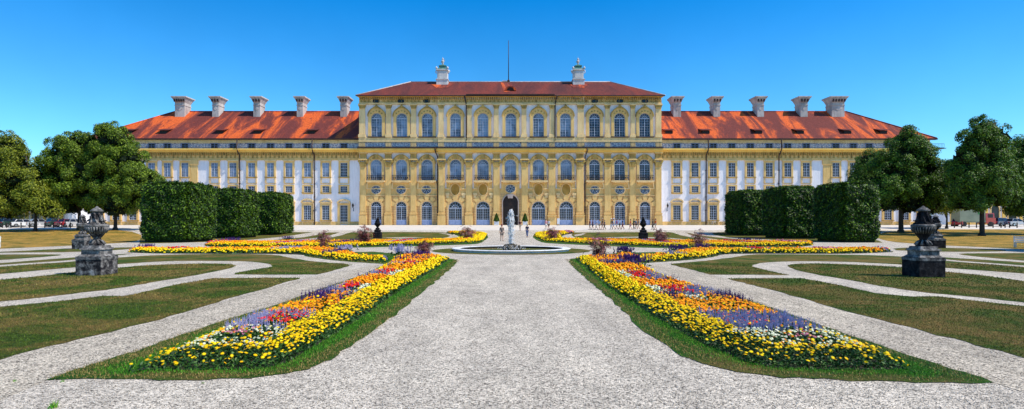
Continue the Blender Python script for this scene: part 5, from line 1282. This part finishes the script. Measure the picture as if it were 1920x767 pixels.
b = MB(); b.box(-.25, .25, -.04, .04, .35, 1.45); b.build('board', M['white_paint'], s_); b = MB(); b.box(-.22, -.16, -.03, .03, 0, .35); b.box(.16, .22, -.03, .03, 0, .35); b.box(-.3, .3, -.2, .2, 0, .04); b.build('base', M['chrome'], s_)
bme = MB(); bme.lathe([(.09, 0), (.09, .82), (.11, .84), (.11, .90), (.05, .98), (0, 1.0)], 8); bm_m = bme.mesh('bollard', [M['iron']])
for px in (-6, 4.5, 12.5, 20.5, 39.5, 55.5, 84, 100, 116, 132, 1763, 1776.5, 1789.5, 1803, 1817, 1831, 1862, 1877, 1884.5, 1893, 1907):
    p = at(px, 427.3); o = link('bollard', bm_m, None); o.location = p
    tag(o, 'slim dark bollard along the road at the ' + ('left, before the parked cars' if px < 900 else 'right, before the parked vehicles'), 'bollard', 'bollards along the road at the ' + ('left' if px < 900 else 'right'))
def bench(x, y, rz, label):
    r = empty('garden_bench', (x, y, gz(y)), rz); tag(r, label, 'bench')
    for nm, (sx, sy, z0, z1) in {'seat': ((-.8, .8), (-.25, .25), .40, .46), 'backrest': ((-.8, .8), (.22, .28), .6, .88)}.items():
        b = MB()
        if nm == 'seat':
            for k in range(4): b.box(-.8, .8, -.25 + k * .13, -.15 + k * .13, z0, z1)
        else:
            for k in range(3): b.box(-.8, .8, .23 + .02 * k, .26 + .02 * k, .52 + .13 * k, .61 + .13 * k)
        b.build(nm, M['white_paint'], r)
    for sx in (-.75, .75):
        for sy in (-.22, .22):
            b = MB(); b.box(sx - .035, sx + .035, sy - .035, sy + .035, 0, .41 if sy < 0 else .92); b.build('leg', M['white_paint'], r)
bx_, by_ = (1924 - CX) * 45.5 / FOC, 45.5
bench(bx_ + .1, by_, -.5, 'white slatted garden bench beside the hedge at the right edge')
bench((-25 - CX) * 45 / FOC, 45, .5, 'white garden bench cut off by the left edge of the photo')

# ================================================================== PEOPLE
def cm(name, c): 
    k = 'c_' + name
    if k not in M: M[k] = simple(name + '_cloth', c, tuple(x * .7 for x in c), 6, .85)
    return M[k]
COL = dict(red=(.55, .03, .02), darkred=(.22, .02, .03), maroon=(.16, .03, .04), lightblue=(.42, .55, .78), white=(.78, .78, .78), navy=(.02, .03, .09), jeans=(.07, .13, .30), brown=(.20, .12, .06), green=(.05, .12, .06), pinkc=(.62, .30, .36), magenta=(.5, .08, .25), beige=(.5, .42, .30), black=(.02, .02, .022), orange=(.75, .15, .03), grey=(.2, .2, .21), taupe=(.22, .17, .14))
def person(px, py, h, rz, top, bottom, hair, label, shorts=False, phase=.35, group=None, arm=0, hat=None, bag=None, sit=False, loc=None, fat=1.0, skirt=False):
    p = Vector(loc) if loc is not None else at(px, py); r = empty('person', p, rz); tag(r, label, 'person', group)
    s = h / 1.75; f = phase
    hipz, kz = .92, .50
    if sit: hipz = .52
    J = {'pel': (0, 0, hipz), 'wai': (0, 0, hipz + .16), 'che': (0, -.01, hipz + .36), 'nk0': (0, 0, hipz + .53), 'nk': (0, -.005, hipz + .60), 'hd0': (0, -.01, hipz + .67), 'hd': (0, -.015, hipz + .75), 'ht': (0, -.005, hipz + .82)}
    rad = {'pel': .125, 'wai': .115, 'che': (.15, .11), 'nk0': .085, 'nk': .05, 'hd0': .068, 'hd': .088, 'ht': .06}
    E = [('pel', 'wai'), ('wai', 'che'), ('che', 'nk0'), ('nk0', 'nk'), ('nk', 'hd0'), ('hd0', 'hd'), ('hd', 'ht')]
    for sd, nm in ((1, 'l'), (-1, 'r')):
        w = f * sd; x = .095 * sd
        if sit: K = (x * 1.3, -.42, hipz + .01); A = (x * 1.3, -.45, .09); T = (x * 1.4, -.60, .035)
        else: K = (x * 1.05, -.20 * max(w, -.2) * 1.2 - .02, kz); A = (x, -.42 * w + (.10 if w < 0 else 0), .09 + (.05 if w < 0 else 0)); T = (x * 1.2, -.42 * w - .17 + (.10 if w < 0 else 0), .035)
        J.update({nm + 'h': (x, 0, hipz - .06), nm + 'k': K, nm + 'a': A, nm + 't': T}); rad.update({nm + 'h': .095, nm + 'k': .062, nm + 'a': .042, nm + 't': .036})
        E += [('pel', nm + 'h'), (nm + 'h', nm + 'k'), (nm + 'k', nm + 'a'), (nm + 'a', nm + 't')]
        sz = hipz + .49; wv = -f * sd
        El = (.23 * sd, -.10 * wv + .03, sz - .28); Hn = (.24 * sd, -.26 * wv - .08, sz - .50); Fi = (.24 * sd, -.32 * wv - .11, sz - .60)
        if arm and sd == 1: El = (.22, -.14, sz - .22); Hn = (.12, -.30, sz - .02); Fi = (.06, -.30, sz + .08)
        if sit: El = (.22 * sd, -.06, sz - .26); Hn = (.15 * sd, -.28, sz - .40); Fi = (.12 * sd, -.36, sz - .42)
        J.update({nm + 's': (.185 * sd, 0, sz), nm + 'e': El, nm + 'w': Hn, nm + 'f': Fi}); rad.update({nm + 's': .058, nm + 'e': .042, nm + 'w': .030, nm + 'f': .026})
        E += [('nk0', nm + 's'), (nm + 's', nm + 'e'), (nm + 'e', nm + 'w'), (nm + 'w', nm + 'f')]
    def grow(name, keys, scale, mt, adj={}):
        ks = [k for k in J if k in keys]; idx = {k: i for i, k in enumerate(ks)}
        JJ = [tuple(c * s for c in adj.get(k, J[k])) for k in ks]; EE = [(idx[a], idx[b]) for a, b in E if a in idx and b in idx]
        RR = [tuple(c * s * scale * fat for c in rad[k]) if isinstance(rad[k], tuple) else rad[k] * s * scale * (fat if k in ('pel', 'wai', 'che') else 1) for k in ks]
        return link(name, skin(name, JJ, EE, RR), r, [mt])
    body = grow('body', list(J), 1.0, M['skin'])
    def lerp(a, b, t): return tuple(J[a][i] + (J[b][i] - J[a][i]) * t for i in range(3))
    grow('shirt', ['pel', 'wai', 'che', 'nk0', 'ls', 'le', 'rs', 're'], 1.16, cm(top, COL[top]), {'le': lerp('ls', 'le', .85), 're': lerp('rs', 're', .85), 'nk0': (0, 0, hipz + .50)})
    grow('skirt' if skirt else ('shorts' if shorts else 'trousers'), ['pel', 'lh', 'lk', 'rh', 'rk'] + ([] if shorts or skirt else ['la', 'ra']), 1.42 if skirt else 1.2, cm(bottom, COL[bottom]), {'lk': lerp('lh', 'lk', .85), 'rk': lerp('rh', 'rk', .85)} if shorts or skirt else {})
    hz = (hipz + .77) * s
    hm = MB(); hm.lathe([(.092 * s, hz - .02 * s), (.104 * s, hz + .01 * s), (.098 * s, hz + .06 * s), (.062 * s, hz + .105 * s), (.01, hz + .122 * s)], 12, (0, .012 * s)); hm.box(-.085 * s, .085 * s, .02 * s, .1 * s, hz - .11 * s, hz)
    hm.build('hair', cm(hair, COL[hair]), r)
    nm_ = MB(); nm_.tube([(0, -.095 * s, hz - .0 * s), (0, -.118 * s, hz - .045 * s)], .012 * s, 6, .018 * s); nm_.build('nose', M['skin'], r)
    for sx in (-.044, .044):
        sh = MB(); nm2 = 'l' if sx > 0 else 'r'; a, t = J[nm2 + 'a'], J[nm2 + 't']; z_ = min(a[2] - .07, .1)
        sh.tube([(a[0] * s, (a[1] + .05) * s, (z_ + .035) * s), (t[0] * s, (t[1] + .06) * s, .04 * s), (t[0] * s, (t[1] - .05) * s, .035 * s)], .045 * s, 8, .035 * s); sh.build('shoe', cm('black', COL['black']), r)
    if hat: b = MB(); b.lathe([(.19 * s, hz + .05 * s), (.19 * s, hz + .065 * s), (.11 * s, hz + .07 * s), (.10 * s, hz + .15 * s), (.02, hz + .17 * s)], 14); b.build('hat', cm(hat, COL[hat]), r)
    if bag: b = MB(); b.box(-.15 * s, .15 * s, .12 * s, .28 * s, (hipz + .1) * s, (hipz + .5) * s, -.03, -.03); b.build('backpack', cm(bag, COL[bag]), r)
    return r
ql, qr = PI / 2, -PI / 2     # facing: 0 = towards the camera, +pi/2 = right
person(941, 452.2, 1.74, .2, 'taupe', 'taupe', 'darkred', 'person in brown top and shorts standing just left of the water jet', True, .15, fat=1.1)
person(988.5, 444.8, 1.72, -.3, 'navy', 'jeans', 'white', 'person in blue jeans and dark top walking right of the water jet', False, .3, hat='beige')
person(975.3, 432.6, 1.78, -.2, 'maroon', 'beige', 'brown', 'person in maroon shirt and shorts before the right portal cone', True, .3)
person(1024, 430, 1.7, .5, 'pinkc', 'white', 'brown', 'person in pink top left of the slim white notice stand', True, .3)
person(1029, 430.3, 1.66, -.6, 'white', 'taupe', 'brown', 'person in white shirt walking beside the one in pink', True, .3)
GP = 'visitors walking along the palace'
vis = [(1106, 430.6, 1.72, 'darkred', 'grey', 'black', 1, 0, 'visitor in dark red shirt at the left end of the walking group'), (1111.5, 430.6, 1.7, 'maroon', 'navy', 'brown', 1, 0, 'visitor in maroon shirt, second from the left in the walking group'),
       (1118, 430.8, 1.76, 'lightblue', 'white', 'grey', 1, 0, 'visitor in light blue shirt and white shorts beside the maroon one'), (1124, 431.2, 1.74, 'lightblue', 'beige', 'brown', 1, 0, 'visitor in light blue shirt and beige shorts'),
       (1129.5, 431, 1.85, 'brown', 'taupe', 'orange', 1, 'beige', 'tall visitor in brown with pale hat'), (1133.5, 430.2, 1.6, 'taupe', 'black', 'brown', 0, 0, 'shorter visitor in dark trousers beside the tall one in brown'),
       (1146, 430.2, 1.76, 'green', 'white', 'black', 0, 'white', 'visitor in dark green top and white hat'), (1150.5, 430.3, 1.8, 'white', 'lightblue', 'grey', 1, 'lightblue', 'visitor in white with pale blue hat'),
       (1156.5, 429.8, 1.68, 'magenta', 'white', 'brown', 1, 0, 'visitor in magenta top and white shorts'), (1162, 430, 1.72, 'white', 'green', 'brown', 1, 0, 'visitor in white shirt and green shorts'), (1167.5, 430.2, 1.8, 'navy', 'maroon', 'black', 0, 0, 'visitor in navy shirt and maroon trousers'),
       (1182, 430.2, 1.7, 'red', 'pinkc', 'black', 1, 0, 'visitor in bright red top and pink skirt, left of the dark urn'), (1188.5, 430.1, 1.82, 'green', 'black', 'black', 0, 0, 'visitor in dark green shirt and black trousers left of the dark urn'), (1192.8, 429.8, 1.7, 'white', 'navy', 'brown', 1, 0, 'visitor in white shirt and navy shorts left of the dark urn'),
       (1197, 430, 1.7, 'grey', 'beige', 'brown', 1, 0, 'visitor in grey shirt just left of the dark urn'), (1224, 430.4, 1.72, 'black', 'black', 'brown', 0, 0, 'visitor in black just behind the one in orange, right of the dark urn'), (1229, 430.5, 1.82, 'orange', 'beige', 'darkred', 1, 0, 'visitor in orange shirt at the right end of the walking group')]
for i, (px, py, h, t, b_, hr, sh, hat, lab) in enumerate(vis):
    person(px, py, h, qr + rng.uniform(-.35, .35), t, b_, hr, lab, bool(sh), .30 + .08 * (i % 3), GP, hat=hat or None, bag='navy' if i in (6, 12) else None, skirt=(i == 11))
bp = Vector((bx_ + .45, by_ + .02 - .02, gz(by_)))
person(0, 0, 1.68, -.5, 'lightblue', 'white', 'grey', 'person in pale clothes sitting on the white bench at the right edge', False, .0, loc=bp, sit=True)

# ================================================================== BICYCLES, CARS, TRUCK
def bicycle(px, rz, mat, label):
    d = 119.2; r = empty('bicycle', (X(px, d), d, 1.44), rz); tag(r, label, 'bicycle')
    for x in (-.52, .52):
        w = MB(); w.ring([(x + .30 * math.cos(2 * PI * k / 20), .34 + .30 * math.sin(2 * PI * k / 20)) for k in range(20)], [(x + .34 * math.cos(2 * PI * k / 20), .34 + .34 * math.sin(2 * PI * k / 20)) for k in range(20)], -.02, .02, True)
        for k in range(8): a = PI * k / 8; w.tube([(x + .3 * math.cos(a), 0, .34 + .3 * math.sin(a)), (x - .3 * math.cos(a), 0, .34 - .3 * math.sin(a))], .004, 3)
        w.build('wheel', M['tyre'], r)
    f = MB()
    for a, b_ in (((-.52, .34), (-.08, .32)), ((-.08, .32), (-.2, .82)), ((-.2, .78), (-.52, .34)), ((-.2, .74), (.36, .80)), ((-.08, .32), (.36, .74)), ((.36, .88), (.52, .34))): f.tube([(a[0], 0, a[1]), (b_[0], 0, b_[1])], .022, 6)
    f.build('frame', mat, r); s = MB(); s.box(-.34, -.08, -.06, .06, .84, .9, -.02, -.01); s.build('saddle', M['tyre'], r)
    h = MB(); h.tube([(.3, -.28, 1.0), (.38, -.1, .98), (.36, 0, .9), (.38, .1, .98), (.3, .28, 1.0)], .018, 6); h.build('handlebar', M['chrome'], r)
bicycle(1338, .15, M['white_paint'], 'pale bicycle leaning at the white wall between two ground floor windows'); bicycle(1357.5, -.1, M['chrome'], 'bicycle at the wall half hidden by the farthest right hedge')
def car(px, py, rz, paint, label, L=4.4, H=1.45, suv=False):
    p = at(px, py); r = empty('parked_car', p, rz); tag(r, label, 'car', 'cars parked behind the gardens')
    Wd = .88; hl = L / 2; belt = .62 * H + .02; roofz = H
    prof = [(-hl, .32), (-hl, belt - .1), (-hl + .12, belt), (-hl + (.35 if suv else .75), belt + .02)] + [(hl - 1.15, belt), (hl - .25, belt - .14), (hl, belt - .3), (hl, .3)]
    b = MB(); n = len(prof)
    rows = []
    for y, sx, sz in ((-Wd, .93, .96), (-Wd * .93, .99, 1), (Wd * .93, .99, 1), (Wd, .93, .96)): rows.append([(x * sx, y, z * sz if z > .4 else z) for x, z in prof])
    vs = [v for row in rows for v in row]; fs = []
    for j in range(3):
        for i in range(n): fs.append((j * n + i, j * n + (i + 1) % n, (j + 1) * n + (i + 1) % n, (j + 1) * n + i))
    fs.append(tuple(range(n))[::-1]); fs.append(tuple(range(3 * n, 4 * n)))
    b.add(vs, fs); b.box(-hl + (.5 if suv else 1.0), hl - 1.95, -.62, .62, roofz - .05, roofz, -.05, -.05)
    b.build('body', paint, r)
    g = MB(); x0, x1 = -hl + (.2 if suv else .55), hl - 1.1; t0, t1 = -hl + (.45 if suv else .95), hl - 1.9
    g.add([(x0, -.82, belt - .02), (x1, -.82, belt - .02), (x1, .82, belt - .02), (x0, .82, belt - .02), (t0, -.64, roofz - .03), (t1, -.64, roofz - .03), (t1, .64, roofz - .03), (t0, .64, roofz - .03)], [(4, 5, 6, 7), (0, 1, 5, 4), (1, 2, 6, 5), (2, 3, 7, 6), (3, 0, 4, 7)]); g.build('window', M['glass_dark'], r)
    pl = MB()
    for sy in (-1, 1):
        for xb, xt in ((x0, t0), (x1, t1), ((x0 + x1) / 2, (t0 + t1) / 2)): pl.tube([(xb, sy * .83, belt - .02), (xt, sy * .65, roofz - .02)], .04, 5)
    pl.build('window_pillar', paint, r)
    for sx in (-hl + .8, hl - .85):
        for sy in (-1, 1):
            w = MB(); w.ring([(sx + .02 * math.cos(2 * PI * k / 16), .32 + .02 * math.sin(2 * PI * k / 16)) for k in range(16)], [(sx + .32 * math.cos(2 * PI * k / 16), .32 + .32 * math.sin(2 * PI * k / 16)) for k in range(16)], sy * Wd - .1, sy * Wd + .1 - .08 * (sy < 0) * 0, True); wo = w.build('wheel', M['tyre'], r)
            hcap = MB(); hcap.ring([(sx + .02 * math.cos(2 * PI * k / 12), .32 + .02 * math.sin(2 * PI * k / 12)) for k in range(12)], [(sx + .18 * math.cos(2 * PI * k / 12), .32 + .18 * math.sin(2 * PI * k / 12)) for k in range(12)], sy * Wd - .12, sy * Wd + .12, True); hcap.build('rim', M['chrome'], wo)
    for sy in (-.6, .6):
        h = MB(); h.box(hl - .12, hl + .01, sy - .18, sy + .18, belt - .38, belt - .22); h.build('headlight', M['chrome'], r)
        t = MB(); t.box(-hl - .01, -hl + .1, sy - .15, sy + .15, belt - .3, belt - .08); t.build('tail_light', cm('red', COL['red']), r)
def paint(name, c):
    m, nt, b = new_mat(name); setc(b, c); b.inputs['Roughness'].default_value = .25; b.inputs['Specular IOR Level'].default_value = .6; b.inputs['Coat Weight'].default_value = .5
    n = noise(nt, coords(nt), 2); r_ = ramp(nt, [(.3, tuple(x * .85 for x in c)), (.7, c)]); nt.links.new(n.outputs['Fac'], r_.inputs['Fac']); nt.links.new(r_.outputs['Color'], b.inputs['Base Color']); return m
PWt, PB, PR_, PG, PS = paint('white_car_paint', (.8, .8, .8)), paint('navy_car_paint', (.02, .03, .08)), paint('red_car_paint', (.4, .02, .03)), paint('dark_green_car_paint', (.02, .05, .035)), paint('silver_car_paint', (.45, .46, .48))
car(48, 425.8, .75, PWt, 'white parked saloon left of the slim left tree trunk', 4.3)
car(24, 425.4, 1.2, PG, 'dark green parked estate car beside the white saloon', 4.3, 1.6, True)
car(8, 425.6, .9, PB, 'dark blue parked car at the left edge of the photo', 4.2)
car(75, 425.2, .9, PS, 'silver parked car just right of the slim left tree trunk', 4.2)
car(113, 425.2, 1.1, PG, 'dark parked car under the large domed maple', 4.2, 1.6, True)
car(128, 425.4, 1.3, PR_, 'dark red parked car left of the farther left urn', 4.1)
car(141, 425.2, 1.2, PS, 'silver parked car partly behind the farther left urn', 4.2)
car(1876, 424.2, .35, PB, 'dark estate car parked right of the tallest tree trunk', 4.6, 1.6, True)
car(1797, 424.2, .8, PR_, 'small red car parked left of the delivery truck', 3.9)
car(1903, 424.2, .2, PS, 'silver car parked at the right edge before the arcaded building', 4.4)
def truck():
    p = at(1820, 424.5); r = empty('delivery_truck', p, 0); tag(r, 'box truck with pale body, green sign and red cab front wall behind the tallest tree', 'truck')
    b = MB(); b.box(-2.9, 1.9, -1.1, 1.1, .95, 3.2); b.box(-3.0, 2.0, -1.05, 1.05, .75, .95); b.build('cargo_box', simple('pale_truck_box', (.26, .29, .2), (.2, .23, .16), 1, .5), r)
    s_ = MB(); s_.box(.5, 1.2, -1.13, -1.1, 2.3, 2.9); s_.mi = 1; s_.box(.6, 1.1, -1.15, -1.13, 2.5, 2.58); s_.box(.6, .95, -1.15, -1.13, 2.65, 2.72); s_.build('green_sign', [simple('green_sign', (.02, .30, .05), (.02, .25, .05), 1), M['white_paint']], r)
    c = MB(); c.box(2.05, 3.9, -1.05, 1.05, .5, 1.6); c.box(2.05, 3.7, -1.0, 1.0, 1.6, 2.5, -.05, -.05); cab = c.build('cab', paint('red_truck_paint', (.45, .03, .02)), r)
    w = MB(); w.box(3.62, 3.72, -.85, .85, 1.65, 2.35); w.box(2.5, 3.4, -1.02, -.99, 1.65, 2.3); w.build('windscreen', M['glass_dark'], cab)
    for x in (-2, 2.9):
        for sy in (-1, 1):
            w = MB(); w.ring([(x + .05 * math.cos(k * PI / 9), .45 + .05 * math.sin(k * PI / 9)) for k in range(18)], [(x + .45 * math.cos(k * PI / 9), .45 + .45 * math.sin(k * PI / 9)) for k in range(18)], sy * .95 - .13, sy * .95 + .13, True); w.build('wheel', M['tyre'], r)
truck()

# ================================================================== OUTBUILDINGS BEHIND THE TREES
def outbuilding(px0, px1, label, d=140, top=352):
    x0, x1 = X(px0, d), X(px1, d); zt = Z(top, d); r = empty('arcaded_building', ((x0 + x1) / 2, d, 1.44)); tag(r, label, 'building'); o = Vector(((x0 + x1) / 2, d, 1.44))
    def sb_(mb, nm, mt):
        ob_ = mb.build(nm, mt, r); ob_.location = -o; return ob_
    w = MB(); w.box(x0, x1, d, d + 10, 1.3, zt); sb_(w, 'wall', M['plaster'])
    f = MB(); f.box(x0 - .3, x1 + .3, d - .3, d, zt - .9, zt); f.box(x0, x1, d - .12, d, 1.4, 2.1); sb_(f, 'cornice', M['ochre'])
    rf = MB(); rf.add([(x0 - .6, d - .7, zt), (x1 + .6, d - .7, zt), (x1 - 4, d + 5, zt + 3.0), (x0 + 4, d + 5, zt + 3.0), (x0 - .6, d + 10.7, zt), (x1 + .6, d + 10.7, zt)], [(0, 1, 2, 3), (4, 3, 2, 5), (0, 3, 4), (1, 5, 2)]); sb_(rf, 'roof', M['roof'])
    q = x0 + 1.2
    while q < x1 - 1:
        p = MB(); p.box(q - .35, q + .35, d - .2, d, 1.4, zt - .9); p.box(q - .5, q + .5, d - .3, d, zt - 1.4, zt - .9); sb_(p, 'pilaster', M['bright'])
        q += 4.2
    q = x0 + 3.3
    while q < x1 - 1.5:
        p = MB(); p.ring([(a + q, b_ + 2.6) for a, b_ in archpts(1.9, 3.6)], [(a + q, b_ + 2.6) for a, b_ in archpts(2.5, 3.9)], d - .18, d); wn = sb_(p, 'window', M['ochre_light'])
        g_ = MB(); g_.prism([(a + q, b_ + 2.6) for a, b_ in archpts(1.9, 3.6)], d - .03, d - .003); g_.build('pane', M['glass_dark'], wn)
        q += 4.2
outbuilding(1775, 2040, 'low white and yellow arcaded building behind the parked vehicles at the right')
outbuilding(-120, 128, 'low white and yellow arcaded building behind the parked cars at the left', 140, 366)

# ================================================================== CAMERA, SUN, SKY
cam = bpy.data.cameras.new('camera'); co_ = bpy.data.objects.new('camera', cam); C.objects.link(co_); scene.camera = co_
cam.sensor_width = 36; cam.lens = FOC / 1920 * 36; cam.shift_x = (960 - CX) / 1920; cam.shift_y = (HY - 383.5) / 1920; cam.clip_end = 6000; cam.clip_start = .1
co_.location = (0, 0, CAM); co_.rotation_euler = (R(90), 0, 0)
EL, AZ = R(52), R(17)      # height of the sun; how far it stands in front of the facade plane, to the right
sd = Vector((math.cos(EL) * math.cos(AZ), -math.cos(EL) * math.sin(AZ), math.sin(EL)))
sun = bpy.data.lights.new('sun', 'SUN'); sun.energy = 5.0; sun.angle = R(.5); sun.color = (1, .93, .82); so = bpy.data.objects.new('sun', sun); C.objects.link(so); so.location = (60, -20, 80); so.rotation_euler = (-sd).to_track_quat('-Z', 'Y').to_euler()
w = bpy.data.worlds.new('World'); scene.world = w; w.use_nodes = True; nt = w.node_tree; bg = nt.nodes['Background']
sk = nt.nodes.new('ShaderNodeTexSky'); sk.sky_type = 'NISHITA'; sk.sun_disc = False; sk.sun_elevation = EL; sk.sun_rotation = math.atan2(sd.x, sd.y); sk.altitude = 500; sk.air_density = 1.0; sk.dust_density = .3; sk.ozone_density = 3.0
hs = nt.nodes.new('ShaderNodeHueSaturation'); hs.inputs['Saturation'].default_value = 1.05; hs.inputs['Value'].default_value = 1.0; tc = nt.nodes.new('ShaderNodeTexCoord'); sx_ = nt.nodes.new('ShaderNodeSeparateXYZ'); nt.links.new(tc.outputs['Generated'], sx_.inputs[0])
gr = ramp(nt, [(.0, (.95, 1.27, 1.50)), (.12, (.68, 1.28, 1.55)), (.36, (.26, 1.02, 1.58)), (1.0, (.7, 1.1, 1.5))]); nt.links.new(sx_.outputs[2], gr.inputs['Fac'])
hz_ = noise(nt, tc.outputs['Generated'], 2.2, 5, .6); hr = ramp(nt, [(.35, .95), (.75, 1.10)]); nt.links.new(hz_.outputs['Fac'], hr.inputs['Fac'])
nt.links.new(mixc(nt, 1.0, mixc(nt, 1.0, sk.outputs[0], gr.outputs['Color'], 'MULTIPLY'), hr.outputs['Color'], 'MULTIPLY'), hs.inputs['Color'])
nt.links.new(hs.outputs[0], bg.inputs['Color']); bg.inputs['Strength'].default_value = .13
scene.view_settings.view_transform = 'Standard'; scene.view_settings.look = 'None'; scene.view_settings.exposure = 0; scene.render.engine = 'CYCLES'
